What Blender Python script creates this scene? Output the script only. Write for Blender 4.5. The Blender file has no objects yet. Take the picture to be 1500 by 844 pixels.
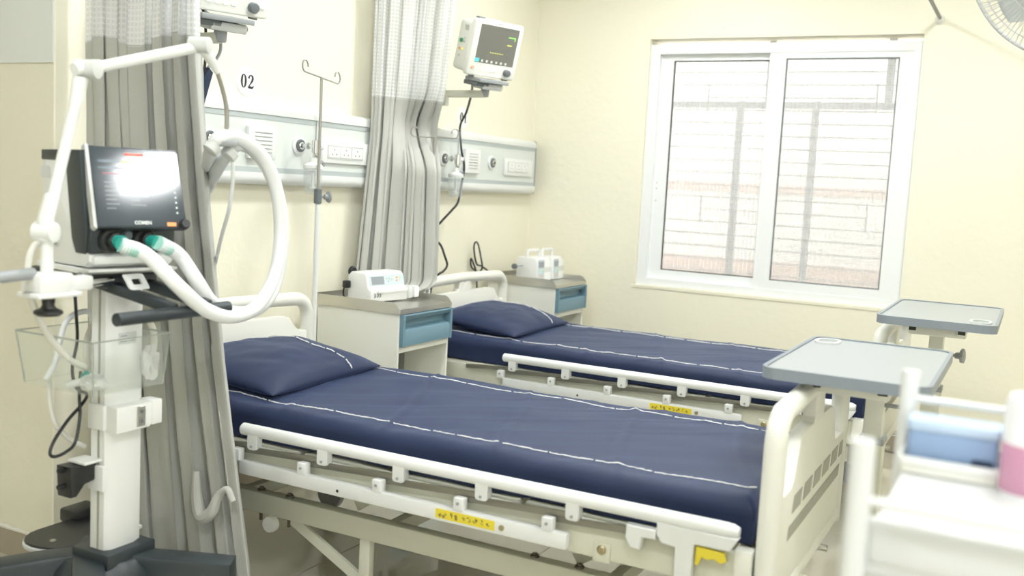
import bpy, bmesh, math, random
from mathutils import Vector, Matrix, noise

# ---------------------------------------------------------------- camera
SC = bpy.context.scene
COL = SC.collection
PI = math.pi
cam_data = bpy.data.cameras.new('camera')
cam = bpy.data.objects.new('camera', cam_data)
COL.objects.link(cam)
SC.camera = cam
cam_data.sensor_width = 36.0
cam_data.lens = 35.0555
cam_data.clip_start = 0.05
cam_data.dof.use_dof = True
cam_data.dof.focus_distance = 3.7
cam_data.dof.aperture_fstop = 2.2
cam.matrix_world = Matrix(((0.465814, 0.067697, -0.882289, -5.80033), (-0.883333, 0.094563, -0.459109, -2.92275), (0.052352, 0.993214, 0.103847, 1.36595), (0, 0, 0, 1)))

# ---------------------------------------------------------------- world, lights, exposure
world = bpy.data.worlds.new('daylight')
SC.world = world
world.use_nodes = True
wn = world.node_tree.nodes
wn['Background'].inputs['Color'].default_value = (0.93, 0.97, 1.0, 1)
wn['Background'].inputs['Strength'].default_value = 1.8
SC.view_settings.view_transform = 'Standard'
SC.view_settings.look = 'None'
SC.view_settings.gamma = 1.0
SC.view_settings.use_curve_mapping = False
SC.view_settings.exposure = 1.55
LAMP_STRENGTH = 41.0
LAMPS = [(-1.25, -1.2, 'over the window side of the beds'), (-3.1, -1.2, 'over the front bed'), (-1.45, -2.95, 'over the feet of the beds'),
         (-3.61, -3.23, 'over the foot of the front bed'), (-5.4, -3.1, 'near the camera'), (-5.4, -1.2, 'in front of the passage')]
CEILING = 3.0

# ---------------------------------------------------------------- materials
def mat(name, col, rough=0.5, metal=0.0, bump=0.0, bscale=80.0, vary=0.0, vscale=6.0, emit=None, estr=0.0,
        trans=0.0, coat=0.0, spec=0.5, sheen=0.0, stint=None):
    m = bpy.data.materials.new(name)
    m.use_nodes = True
    nt = m.node_tree
    p = nt.nodes['Principled BSDF']
    p.inputs['Base Color'].default_value = (*col, 1)
    p.inputs['Roughness'].default_value = rough
    p.inputs['Metallic'].default_value = metal
    p.inputs['Specular IOR Level'].default_value = spec
    p.inputs['Coat Weight'].default_value = coat
    p.inputs['Transmission Weight'].default_value = trans
    p.inputs['Sheen Weight'].default_value = sheen
    if stint:
        p.inputs['Sheen Tint'].default_value = (*stint, 1)
    if emit:
        p.inputs['Emission Color'].default_value = (*emit, 1)
        p.inputs['Emission Strength'].default_value = estr
    if bump or vary:
        tc = nt.nodes.new('ShaderNodeTexCoord')
    if bump:
        n = nt.nodes.new('ShaderNodeTexNoise')
        n.inputs['Scale'].default_value = bscale
        n.inputs['Detail'].default_value = 4
        b = nt.nodes.new('ShaderNodeBump')
        b.inputs['Strength'].default_value = bump
        b.inputs['Distance'].default_value = 0.01
        nt.links.new(tc.outputs['Object'], n.inputs['Vector'])
        nt.links.new(n.outputs['Fac'], b.inputs['Height'])
        nt.links.new(b.outputs['Normal'], p.inputs['Normal'])
    if vary:
        n = nt.nodes.new('ShaderNodeTexNoise')
        n.inputs['Scale'].default_value = vscale
        n.inputs['Detail'].default_value = 3
        r = nt.nodes.new('ShaderNodeMapRange')
        r.inputs['To Min'].default_value = 1 - vary
        r.inputs['To Max'].default_value = 1 + vary
        mx = nt.nodes.new('ShaderNodeMix')
        mx.data_type = 'RGBA'
        mx.blend_type = 'MULTIPLY'
        mx.inputs['Factor'].default_value = 1.0
        mx.inputs[6].default_value = (*col, 1)
        nt.links.new(tc.outputs['Object'], n.inputs['Vector'])
        nt.links.new(n.outputs['Fac'], r.inputs['Value'])
        nt.links.new(r.outputs['Result'], mx.inputs[7])
        nt.links.new(mx.outputs[2], p.inputs['Base Color'])
    return m

def clear_mat(name, col=(1, 1, 1), keep=0.85, rough=0.05, pattern=0.0, body=1.0):
    """thin clear sheet: mostly see-through, the rest glossy and milky"""
    m = bpy.data.materials.new(name)
    m.use_nodes = True
    nt = m.node_tree
    p = nt.nodes['Principled BSDF']
    p.inputs['Base Color'].default_value = (*[c * body for c in col], 1)
    p.inputs['Roughness'].default_value = rough
    t = nt.nodes.new('ShaderNodeBsdfTransparent')
    t.inputs['Color'].default_value = (*col, 1)
    mx = nt.nodes.new('ShaderNodeMixShader')
    mx.inputs['Fac'].default_value = keep
    nt.links.new(p.outputs[0], mx.inputs[1])
    nt.links.new(t.outputs[0], mx.inputs[2])
    nt.links.new(mx.outputs[0], nt.nodes['Material Output'].inputs['Surface'])
    if pattern:
        tc = nt.nodes.new('ShaderNodeTexCoord')
        v = nt.nodes.new('ShaderNodeTexVoronoi')
        v.inputs['Scale'].default_value = 42.0
        mp = nt.nodes.new('ShaderNodeMapping')
        mp.inputs['Scale'].default_value = (1.0, 1.0, 1.6)
        v.inputs['Randomness'].default_value = 0.25
        r = nt.nodes.new('ShaderNodeMapRange')
        r.inputs['From Min'].default_value = 0.1
        r.inputs['From Max'].default_value = 0.7
        r.inputs['To Min'].default_value = keep
        r.inputs['To Max'].default_value = keep - pattern
        nt.links.new(tc.outputs['Object'], mp.inputs['Vector'])
        nt.links.new(mp.outputs[0], v.inputs['Vector'])
        nt.links.new(v.outputs['Distance'], r.inputs['Value'])
        nt.links.new(r.outputs['Result'], mx.inputs['Fac'])
    return m

def cloth_mat(name, col, weave=900.0, rough=0.85, sheen=0.15):
    m = mat(name, col, rough, bump=0.12, bscale=260, vary=0.05, vscale=9, sheen=sheen, spec=0.2)
    return m

def netting_mat(name):
    """white curtain netting: pale threads around small square see-through holes, in cloth coordinates"""
    m = bpy.data.materials.new(name)
    m.use_nodes = True
    nt = m.node_tree
    p = nt.nodes['Principled BSDF']
    p.inputs['Base Color'].default_value = (0.86, 0.87, 0.87, 1)
    p.inputs['Roughness'].default_value = 0.8
    uv = nt.nodes.new('ShaderNodeUVMap')
    sep = nt.nodes.new('ShaderNodeSeparateXYZ')
    nt.links.new(uv.outputs['UV'], sep.inputs[0])
    ands = []
    for k in (0, 1):
        d = nt.nodes.new('ShaderNodeMath'); d.operation = 'MULTIPLY'
        d.inputs[1].default_value = 1 / 0.0170
        f = nt.nodes.new('ShaderNodeMath'); f.operation = 'FRACT'
        g = nt.nodes.new('ShaderNodeMath'); g.operation = 'GREATER_THAN'
        g.inputs[1].default_value = 0.36
        nt.links.new(sep.outputs[k], d.inputs[0])
        nt.links.new(d.outputs[0], f.inputs[0])
        nt.links.new(f.outputs[0], g.inputs[0])
        ands.append(g)
    a = nt.nodes.new('ShaderNodeMath'); a.operation = 'MULTIPLY'
    nt.links.new(ands[0].outputs[0], a.inputs[0])
    nt.links.new(ands[1].outputs[0], a.inputs[1])
    s = nt.nodes.new('ShaderNodeMath'); s.operation = 'MULTIPLY'
    s.inputs[1].default_value = 0.17
    nt.links.new(a.outputs[0], s.inputs[0])
    t = nt.nodes.new('ShaderNodeBsdfTransparent')
    tl = nt.nodes.new('ShaderNodeBsdfTranslucent')
    tl.inputs['Color'].default_value = (0.8, 0.8, 0.78, 1)
    m1 = nt.nodes.new('ShaderNodeMixShader'); m1.inputs['Fac'].default_value = 0.3
    nt.links.new(p.outputs[0], m1.inputs[1]); nt.links.new(tl.outputs[0], m1.inputs[2])
    m2 = nt.nodes.new('ShaderNodeMixShader')
    nt.links.new(s.outputs[0], m2.inputs['Fac'])
    nt.links.new(m1.outputs[0], m2.inputs[1]); nt.links.new(t.outputs[0], m2.inputs[2])
    nt.links.new(m2.outputs[0], nt.nodes['Material Output'].inputs['Surface'])
    return m

def brick_mat(name):
    m = bpy.data.materials.new(name)
    m.use_nodes = True
    nt = m.node_tree
    p = nt.nodes['Principled BSDF']
    p.inputs['Roughness'].default_value = 0.9
    tc = nt.nodes.new('ShaderNodeTexCoord')
    n = nt.nodes.new('ShaderNodeTexNoise')
    n.inputs['Scale'].default_value = 1.5
    cr = nt.nodes.new('ShaderNodeValToRGB')
    cr.color_ramp.elements[0].position = 0.42
    cr.color_ramp.elements[0].color = (0.93, 0.91, 0.89, 1)
    cr.color_ramp.elements[1].position = 0.62
    cr.color_ramp.elements[1].color = (0.90, 0.85, 0.83, 1)
    mp = nt.nodes.new('ShaderNodeMapping')
    mp.inputs['Scale'].default_value = (1, 0.25, 3.0)
    nt.links.new(tc.outputs['Object'], mp.inputs['Vector'])
    nt.links.new(mp.outputs[0], n.inputs['Vector'])
    nt.links.new(n.outputs['Fac'], cr.inputs[0])
    nt.links.new(cr.outputs[0], p.inputs['Base Color'])
    return m

M = {}
M['wall'] = mat('cream_wall_paint', (0.87, 0.84, 0.69), 0.62, bump=0.22, bscale=22, vary=0.015, vscale=2)
M['wall_grey'] = mat('pale_grey_wall_paint', (0.80, 0.83, 0.80), 0.6, bump=0.15, bscale=22)
M['ceiling'] = mat('white_ceiling_paint', (0.86, 0.86, 0.84), 0.8)
M['floor_base'] = mat('floor_grout', (0.42, 0.39, 0.31), 0.8)
M['tile'] = mat('beige_floor_tile', (0.60, 0.57, 0.47), 0.10, vary=0.06, vscale=3, coat=0.3)
M['skirting'] = mat('skirting_tile', (0.40, 0.35, 0.27), 0.3, vary=0.1)
M['skirting_edge'] = mat('skirting_edge', (0.80, 0.78, 0.70), 0.5)
M['pvc'] = mat('white_pvc_frame', (0.87, 0.89, 0.89), 0.28)
M['gasket'] = mat('black_gasket', (0.04, 0.045, 0.04), 0.6)
M['pane'] = clear_mat('patterned_window_glass', (1, 1, 1), 0.66, 0.25, pattern=0.20, body=0.62)
M['bar'] = mat('grey_outdoor_bars', (0.74, 0.74, 0.72), 0.6)
M['flat_bar'] = mat('pale_outdoor_flat_bar', (0.82, 0.83, 0.80), 0.6)
M['brick'] = brick_mat('pale_outdoor_wall')
M['pink_brick'] = mat('pink_brick_band', (0.80, 0.64, 0.58), 0.9, vary=0.2, vscale=12)
M['white'] = mat('white_plastic', (0.84, 0.85, 0.83), 0.35)
M['white_enamel'] = mat('white_enamel', (0.77, 0.785, 0.77), 0.3, coat=0.2)
M['cream_metal'] = mat('cream_powder_coat', (0.66, 0.66, 0.55), 0.4)
M['cream_plastic'] = mat('cream_abs_plastic', (0.80, 0.80, 0.73), 0.33)
M['cream_panel'] = mat('cream_sheet_metal', (0.84, 0.84, 0.76), 0.42)
M['slot_grey'] = mat('grey_slot', (0.36, 0.36, 0.31), 0.6)
M['steel'] = mat('brushed_steel', (0.62, 0.61, 0.57), 0.28, metal=1.0, bump=0.05, bscale=120)
M['fan_metal'] = mat('silver_wire', (0.72, 0.73, 0.73), 0.3, metal=0.3)
M['chrome'] = mat('chrome', (0.75, 0.75, 0.74), 0.15, metal=1.0)
M['stand_metal'] = mat('satin_stand_steel', (0.40, 0.39, 0.36), 0.35, metal=0.75)
M['rod'] = mat('dark_steel_rod', (0.20, 0.20, 0.19), 0.4, metal=0.5)
M['alu'] = mat('aluminium_bar', (0.27, 0.26, 0.22), 0.35, metal=0.7)
M['bolt'] = mat('dark_bolt', (0.16, 0.14, 0.11), 0.4, metal=0.7)
M['brass'] = mat('zinc_bolt', (0.42, 0.36, 0.22), 0.4, metal=0.8)
M['sheet'] = mat('navy_cotton', (0.014, 0.024, 0.066), 0.5, bump=0.10, bscale=260, vary=0.05, vscale=9, sheen=0.22, spec=0.28, stint=(0.42, 0.55, 1.0))
M['mattress'] = cloth_mat('mattress_core', (0.02, 0.03, 0.08))
M['thread'] = mat('white_thread', (0.85, 0.85, 0.84), 0.8)
M['yellow'] = mat('yellow_sticker', (0.80, 0.66, 0.05), 0.5)
M['ink'] = mat('dark_print', (0.03, 0.03, 0.03), 0.6)
M['ink_brown'] = mat('brown_print', (0.25, 0.2, 0.05), 0.6)
M['blue_drawer'] = mat('blue_grey_drawer', (0.155, 0.27, 0.335), 0.35)
M['black'] = mat('black_plastic', (0.018, 0.019, 0.02), 0.35)
M['rubber'] = mat('black_rubber', (0.02, 0.02, 0.02), 0.7)
M['charcoal'] = mat('charcoal_plastic', (0.032, 0.042, 0.048), 0.35)
M['grey'] = mat('grey_plastic', (0.34, 0.36, 0.37), 0.4)
M['dark_grey'] = mat('dark_grey_plastic', (0.15, 0.17, 0.18), 0.4)
M['light_grey'] = mat('light_grey_plastic', (0.66, 0.68, 0.66), 0.4)
M['table_top'] = mat('grey_table_top', (0.37, 0.395, 0.40), 0.35)
M['table_rim'] = mat('slate_table_rim', (0.25, 0.285, 0.32), 0.4)
M['panel_face'] = mat('pale_grey_green_panel', (0.72, 0.76, 0.73), 0.35)
M['panel_stripe'] = mat('grey_panel_stripe', (0.47, 0.52, 0.52), 0.4)
M['drape'] = cloth_mat('grey_curtain_cloth', (0.50, 0.505, 0.465), sheen=0.1)
M['netting'] = netting_mat('white_curtain_netting')
M['hem'] = mat('pale_curtain_lining', (0.70, 0.71, 0.66), 0.8)
M['arm'] = mat('white_arm_enamel', (0.82, 0.84, 0.81), 0.3)
M['hose'] = mat('milky_hose', (0.86, 0.88, 0.88), 0.35, bump=0.0)
M['tube_cream'] = mat('cream_tube', (0.80, 0.79, 0.72), 0.4)
M['teal'] = mat('teal_connector', (0.02, 0.36, 0.29), 0.35)
M['teal_pale'] = mat('pale_teal_cuff', (0.36, 0.66, 0.58), 0.4)
M['acrylic'] = clear_mat('clear_acrylic', (0.97, 0.98, 0.97), 0.93, 0.05)
M['acrylic_edge'] = clear_mat('clear_acrylic_rim', (0.62, 0.65, 0.60), 0.40, 0.2)
M['jar'] = clear_mat('clear_jar', (0.96, 0.97, 0.97), 0.88, 0.05)
M['bag'] = clear_mat('crumpled_clear_bag', (0.93, 0.93, 0.92), 0.22, 0.3)
M['vent_screen'] = mat('dark_glass_screen', (0.020, 0.030, 0.036), 0.10, emit=(0.10, 0.14, 0.17), estr=0.08, coat=0.5)
M['ui_red'] = mat('screen_red', (0.10, 0.01, 0.015), 0.2, emit=(0.6, 0.06, 0.10), estr=0.10)
M['ui_yellow'] = mat('screen_yellow', (0.15, 0.15, 0.03), 0.2, emit=(0.6, 0.58, 0.12), estr=0.14)
M['ui_blue'] = mat('screen_blue', (0.02, 0.04, 0.06), 0.2, emit=(0.12, 0.28, 0.36), estr=0.06)
M['ui_text'] = mat('screen_text', (0.10, 0.11, 0.12), 0.2, emit=(0.35, 0.42, 0.45), estr=0.05)
M['ui_green'] = mat('screen_green', (0.2, 0.5, 0.1), 0.3, emit=(0.35, 0.9, 0.15), estr=0.3)
M['ui_lime'] = mat('screen_lime', (0.5, 0.5, 0.1), 0.3, emit=(0.8, 0.85, 0.15), estr=0.3)
M['ui_cyan'] = mat('screen_cyan', (0.1, 0.5, 0.6), 0.3, emit=(0.1, 0.65, 0.8), estr=0.15)
M['alarm'] = mat('alarm_lamp_red', (0.8, 0.05, 0.02), 0.3, emit=(1.0, 0.08, 0.03), estr=0.25)
M['orange'] = mat('orange_key', (0.85, 0.25, 0.08), 0.4, emit=(1.0, 0.3, 0.08), estr=0.3)
M['print_white'] = mat('white_print', (0.75, 0.78, 0.78), 0.5)
M['monitor'] = mat('ivory_monitor_case', (0.82, 0.83, 0.77), 0.35)
M['monitor_screen'] = mat('grey_glass_screen', (0.10, 0.10, 0.085), 0.12, emit=(0.16, 0.16, 0.135), estr=0.25)
M['key'] = mat('pale_key', (0.90, 0.91, 0.88), 0.4)
M['key_orange'] = mat('pale_orange_key', (0.86, 0.45, 0.30), 0.4)
M['key_green'] = mat('green_socket', (0.12, 0.45, 0.22), 0.4)
M['lcd'] = mat('grey_lcd', (0.20, 0.22, 0.24), 0.2, emit=(0.25, 0.27, 0.28), estr=0.2)
M['keypad'] = mat('pale_blue_keypad', (0.58, 0.67, 0.70), 0.4)
M['keypad_grey'] = mat('pale_grey_keypad', (0.55, 0.60, 0.62), 0.4)
M['key_cyan'] = mat('pale_cyan_key', (0.55, 0.78, 0.80), 0.4)
M['key_lime'] = mat('pale_lime_key', (0.50, 0.80, 0.45), 0.4)
M['blue_box'] = mat('blue_box_plastic', (0.26, 0.37, 0.56), 0.4)
M['blue_lid'] = mat('pale_blue_lid', (0.50, 0.62, 0.77), 0.35)
M['pink'] = mat('pink_liquid', (0.66, 0.33, 0.47), 0.25, trans=0.15)
M['bottle'] = mat('frosted_bottle', (0.85, 0.85, 0.86), 0.4)
M['lamp'] = mat('lamp_diffuser', (0.9, 0.9, 0.9), 0.5, emit=(0.965, 0.99, 1.0), estr=LAMP_STRENGTH)
M['navy_cuff'] = mat('navy_cuff_cloth', (0.03, 0.05, 0.10), 0.8)

# ---------------------------------------------------------------- mesh helpers
def off(o):
    v = Vector((0, 0, 0))
    while o is not None:
        v += o.location
        o = o.parent
    return v

def new(name, bm, m, parent=None, smooth=True, ang=0.6):
    """link the bmesh (world coordinates) as ONE mesh object under parent"""
    if parent is not None:
        d = off(parent)
        if d.length > 0:
            bmesh.ops.translate(bm, verts=bm.verts, vec=-d)
    bmesh.ops.recalc_face_normals(bm, faces=bm.faces)
    if smooth:
        for f in bm.faces:
            f.smooth = True
        for e in bm.edges:
            if len(e.link_faces) == 2 and e.calc_face_angle(0) > ang:
                e.smooth = False
    me = bpy.data.meshes.new(name)
    bm.to_mesh(me)
    bm.free()
    for x in (m if isinstance(m, (list, tuple)) else [m]):
        me.materials.append(M[x])
    o = bpy.data.objects.new(name, me)
    COL.objects.link(o)
    if parent is not None:
        o.parent = parent
    return o

def B():
    return bmesh.new()

def thing(name, label, cat, loc=(0, 0, 0), group=None):
    o = bpy.data.objects.new(name, None)
    o.empty_display_size = 0.1
    COL.objects.link(o)
    o.location = loc
    o['label'] = label
    o['category'] = cat
    if group:
        o['group'] = group
    return o

def tag(o, label, cat, group=None):
    o['label'] = label
    o['category'] = cat
    if group:
        o['group'] = group
    return o

def struct(o):
    o['kind'] = 'structure'
    return o

def copy_tree(o, parent=None):
    c = o.copy()
    COL.objects.link(c)
    c.parent = parent
    for ch in list(o.children):
        copy_tree(ch, c)
    return c

def box(bm, c, s, rot=None, bev=0.0, seg=2):
    mt = Matrix.Translation(Vector(c)) @ (rot.to_4x4() if rot is not None else Matrix.Identity(4)) @ Matrix.Diagonal((s[0], s[1], s[2], 1))
    r = bmesh.ops.create_cube(bm, size=1.0, matrix=mt)
    if bev > 0:
        es = list({e for v in r['verts'] for e in v.link_edges})
        bmesh.ops.bevel(bm, geom=es, offset=min(bev, 0.49 * min(s)), segments=seg, affect='EDGES', profile=0.5)
    return bm

def bx(bm, x0, x1, y0, y1, z0, z1, bev=0.0, seg=2):
    return box(bm, ((x0 + x1) / 2, (y0 + y1) / 2, (z0 + z1) / 2), (abs(x1 - x0), abs(y1 - y0), abs(z1 - z0)), None, bev, seg)

def frame_of(d):
    d = Vector(d).normalized()
    a = Vector((0, 0, 1)) if abs(d.z) < 0.9 else Vector((1, 0, 0))
    u = d.cross(a).normalized()
    return u, d.cross(u).normalized()

def bar(bm, p, q, w, h, up=(0, 0, 1), bev=0.0):
    """rectangular bar from p to q, w across, h along up"""
    p, q = Vector(p), Vector(q)
    d = (q - p)
    L = d.length
    d.normalize()
    s = d.cross(Vector(up)).normalized()
    t = s.cross(d).normalized()
    R = Matrix((d, s, t)).transposed()
    return box(bm, (p + q) / 2, (L, w, h), R, bev)

def tube(bm, pts, r, n=10, closed=False, cap=True):
    pts = [Vector(p) for p in pts]
    N = len(pts)
    rs = r if isinstance(r, (list, tuple)) else [r] * N
    rings = []
    u = None
    for i, p in enumerate(pts):
        a = pts[(i - 1) % N] if (closed or i > 0) else p
        b = pts[(i + 1) % N] if (closed or i < N - 1) else p
        d = (b - a).normalized()
        if u is None:
            u, v = frame_of(d)
        else:
            u = (u - d * u.dot(d)).normalized()
            v = d.cross(u).normalized()
        rings.append([bm.verts.new(p + (u * math.cos(2 * PI * k / n) + v * math.sin(2 * PI * k / n)) * rs[i]) for k in range(n)])
    for i in range(N if closed else N - 1):
        A, C = rings[i], rings[(i + 1) % N]
        for k in range(n):
            bm.faces.new((A[k], A[(k + 1) % n], C[(k + 1) % n], C[k]))
    if cap and not closed:
        bm.faces.new(rings[0])
        bm.faces.new(rings[-1])
    return bm

def cyl(bm, p, q, r, r2=None, n=18):
    return tube(bm, [p, q], [r, r if r2 is None else r2], n)

def rcyl(bm, p, q, r, n=18, e=None):
    """cylinder with rounded ends"""
    p, q = Vector(p), Vector(q)
    d = (q - p).normalized()
    e = r * 0.6 if e is None else e
    pts, rs = [], []
    for k in range(4):
        a = k / 3 * PI / 2
        pts.append(p + d * e * (1 - math.sin(a))); rs.append(max(r - e + e * math.cos(PI / 2 - a), 1e-4))
    pts2 = [q - d * (x - p).dot(d) for x in pts][::-1]
    pts2 = [q - d * ((x - p).dot(d)) for x in pts][::-1]
    return tube(bm, pts + pts2, rs + rs[::-1], n)

def spline(pts, k=8):
    """Catmull-Rom through the points"""
    P = [Vector(p) for p in pts]
    P = [P[0] * 2 - P[1]] + P + [P[-1] * 2 - P[-2]]
    out = []
    for i in range(1, len(P) - 2):
        for j in range(k):
            t = j / k
            a, b, c, d = P[i - 1], P[i], P[i + 1], P[i + 2]
            out.append(0.5 * ((2 * b) + (c - a) * t + (2 * a - 5 * b + 4 * c - d) * t * t + (3 * b - a - 3 * c + d) * t ** 3))
    out.append(P[-2])
    return out

def lathe(bm, prof, c, axis=(0, 0, 1), n=24):
    """prof: (radius, distance along axis)"""
    ax = Vector(axis).normalized()
    return tube(bm, [Vector(c) + ax * h for r, h in prof], [max(r, 1e-4) for r, h in prof], n) if False else _lathe(bm, prof, Vector(c), ax, n)

def _lathe(bm, prof, c, ax, n):
    u, v = frame_of(ax)
    rings = []
    for r, h in prof:
        r = max(r, 1e-4)
        rings.append([bm.verts.new(c + ax * h + (u * math.cos(2 * PI * k / n) + v * math.sin(2 * PI * k / n)) * r) for k in range(n)])
    for A, C in zip(rings, rings[1:]):
        for k in range(n):
            bm.faces.new((A[k], A[(k + 1) % n], C[(k + 1) % n], C[k]))
    bm.faces.new(rings[0]); bm.faces.new(rings[-1])
    return bm

def prism(bm, poly, fn, d0, d1, bev=0.0, seg=2):
    """poly of (a, b) extruded from d0 to d1; fn(a, b, d) -> point"""
    A = [bm.verts.new(Vector(fn(a, b, d0))) for a, b in poly]
    C = [bm.verts.new(Vector(fn(a, b, d1))) for a, b in poly]
    n = len(poly)
    fs = [bm.faces.new(A), bm.faces.new(C[::-1])]
    for k in range(n):
        fs.append(bm.faces.new((A[k], C[k], C[(k + 1) % n], A[(k + 1) % n])))
    if bev > 0:
        bmesh.ops.recalc_face_normals(bm, faces=fs)
        es = list({e for f in fs[:2] for e in f.edges})
        bmesh.ops.bevel(bm, geom=es, offset=bev, segments=seg, affect='EDGES', profile=0.5)
    return bm

def rrect(w, h, r, n=5, cx=0.0, cy=0.0):
    out = []
    for sx, sy, a0 in ((1, 1, 0), (-1, 1, PI / 2), (-1, -1, PI), (1, -1, 1.5 * PI)):
        for k in range(n + 1):
            a = a0 + PI / 2 * k / n
            out.append((cx + sx * (w / 2 - r) + r * math.cos(a), cy + sy * (h / 2 - r) + r * math.sin(a)))
    return out

def ring_plate(bm, outer, inner, fn, d0, d1):
    """plate with a hole: outer and inner outlines with the same number of points"""
    n = len(outer)
    V = [[bm.verts.new(Vector(fn(a, b, d))) for a, b in L] for d in (d0, d1) for L in (outer, inner)]
    o0, i0, o1, i1 = V
    for k in range(n):
        j = (k + 1) % n
        bm.faces.new((o0[k], o0[j], i0[j], i0[k]))
        bm.faces.new((o1[k], i1[k], i1[j], o1[j]))
        bm.faces.new((o0[k], o1[k], o1[j], o0[j]))
        bm.faces.new((i0[k], i0[j], i1[j], i1[k]))
    return bm

def wall_xz(y):
    return lambda a, b, d: (a, y - d, b)      # facing -y

def text(name, body, size, m, parent, loc, right, up, bold=0.0, depth=0.0006):
    c = bpy.data.curves.new(name, 'FONT')
    c.body = body
    c.size = size
    c.align_x = 'CENTER'
    c.align_y = 'CENTER'
    c.extrude = depth
    c.offset = bold
    t = bpy.data.objects.new(name, c)
    COL.objects.link(t)
    dg = bpy.context.evaluated_depsgraph_get()
    me = bpy.data.meshes.new_from_object(t.evaluated_get(dg))
    bpy.data.objects.remove(t)
    me.materials.clear()
    me.materials.append(M[m])
    r, u = Vector(right).normalized(), Vector(up).normalized()
    n = r.cross(u)
    mt = Matrix((r, u, n)).transposed().to_4x4()
    mt.translation = Vector(loc)
    me.transform(mt)
    o = bpy.data.objects.new(name, me)
    COL.objects.link(o)
    if parent is not None:
        me.transform(Matrix.Translation(-off(parent)))
        o.parent = parent
    return o

# ---------------------------------------------------------------- the room
WX0, WY0 = -8.2, -4.6        # room extends to here behind the camera
fl = struct(new('floor', bx(B(), WX0, 0.2, WY0, 1.8, -0.12, -0.006), 'floor_base'))
TS = 0.6
tile_me = None
for i in range(9):
    for j in range(9):
        x, y = -5.2 + i * TS, -4.4 + j * TS
        if x + TS > 0.05 or y > 0.5:
            continue
        if y + TS > 0.02 and x > -3.7:
            continue
        if tile_me is None:
            o = new('tile', bx(B(), 0.002, TS - 0.002, 0.002, TS - 0.002, -0.008, 0.0, 0.0015, 1), 'tile', fl)
            tile_me = o.data
        else:
            o = bpy.data.objects.new('tile', tile_me)
            COL.objects.link(o)
            o.parent = fl
        o.location = (x, y, random.Random(i * 9 + j).uniform(-0.0004, 0.0004))
struct(new('ceiling', bx(B(), WX0, 0.2, WY0, 1.8, CEILING, CEILING + 0.1), 'ceiling'))
struct(new('wall_back', bx(B(), -3.5, 0.2, 0.0, 0.2, 0, CEILING), 'wall'))
wl = struct(new('wall_left', bx(B(), -3.62, -3.42, -0.10, 1.8, 0, CEILING, 0.004, 1), 'wall'))
struct(new('trim_1', bx(B(), -3.626, -3.62, -0.096, 1.7, 1.675, CEILING), 'wall_grey'))
struct(new('wall_passage_end', bx(B(), WX0, -3.62, 1.7, 1.8, 0, CEILING), 'wall'))
struct(new('wall_passage_side', bx(B(), WX0 - 0.1, WX0, WY0, 1.8, 0, CEILING), 'wall'))
bm = B()
bx(bm, WX0, -7.8, WY0 - 0.1, WY0, 0, CEILING)
bx(bm, -5.6, 0.2, WY0 - 0.1, WY0, 0, CEILING)
bx(bm, -7.8, -5.6, WY0 - 0.1, WY0, 2.5, CEILING)
bx(bm, -7.8, -5.6, WY0 - 0.1, WY0, 0, 0.85)
struct(new('wall_front', bm, 'wall'))
w2 = bpy.data.objects.new('fill_window', None)  # unseen window, added so daylight fills the room from behind the camera
COL.objects.link(w2)
w2['kind'] = 'structure'
new('outer_frame', ring_plate(B(), [(-7.8, 0.85), (-5.6, 0.85), (-5.6, 2.5), (-7.8, 2.5)], [(-7.74, 0.91), (-5.66, 0.91), (-5.66, 2.44), (-7.74, 2.44)], lambda a, b, d: (a, WY0 - 0.06 + d, b), 0, 0.05), 'pvc', w2)
for x in (-6.7,):
    new('mullion', bx(B(), x - 0.03, x + 0.03, WY0 - 0.06, WY0 - 0.01, 0.91, 2.44), 'pvc', w2)
bb = struct(new('baseboard_left', bx(B(), -3.634, -3.62, -0.098, 1.7, 0, 0.092), 'skirting'))
new('edge_strip', bx(B(), -3.637, -3.62, -0.10, 1.7, 0.092, 0.104, 0.003, 1), 'skirting_edge', bb)
bb = struct(new('baseboard_back', bx(B(), -3.4, -0.012, -0.012, 0, 0, 0.092), 'skirting'))
new('edge_strip', bx(B(), -3.4, -0.012, -0.015, 0, 0.092, 0.104, 0.003, 1), 'skirting_edge', bb)
bb = struct(new('baseboard_right', bx(B(), -0.012, 0, WY0, -0.012, 0, 0.092), 'skirting'))
new('edge_strip', bx(B(), -0.015, 0, WY0, -0.012, 0.092, 0.104, 0.003, 1), 'skirting_edge', bb)

# wall with the window opening (four blocks joined edge to edge)
Y0, Y1, Z0, Z1 = -0.757, -2.297, 0.79, 2.276
bm = B()
bx(bm, 0, 0.2, WY0, Y1, 0, CEILING)
bx(bm, 0, 0.2, Y0, 0.0, 0, CEILING)
bx(bm, 0, 0.2, Y1, Y0, Z1, CEILING)
bx(bm, 0, 0.2, Y1, Y0, 0, Z0)
struct(new('wall_right', bm, 'wall'))
win = bpy.data.objects.new('window_1', None)
COL.objects.link(win)
win['kind'] = 'structure'

def yz(x):
    return lambda a, b, d: (x + d, a, b)

def rect(y0, y1, z0, z1):
    return [(y0, z0), (y1, z0), (y1, z1), (y0, z1)]

bm = B()
ring_plate(bm, rect(Y1 + .001, Y0 - .001, Z0 + .001, Z1 - .03), rect(Y1 + 0.045, Y0 - 0.06, Z0 + 0.045, Z1 - 0.085), yz(0.025), 0, 0.09)
fr = new('outer_frame', bm, 'pvc', win)
ring_plate_bm = ring_plate(B(), rect(Y1 - 0.012, Y0 + 0.012, Z0 - 0.022, Z1 - 0.001), rect(Y1 + .001, Y0 - .001, Z0 + .001, Z1 - .03), yz(-0.004), 0, 0.012)
new('sill_lip', bx(B(), -0.005, 0.03, Y1 - 0.005, Y0 + 0.02, Z0 - 0.02, Z0, 0.002, 1), 'wall', win)
ring_plate_bm.free()
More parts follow.
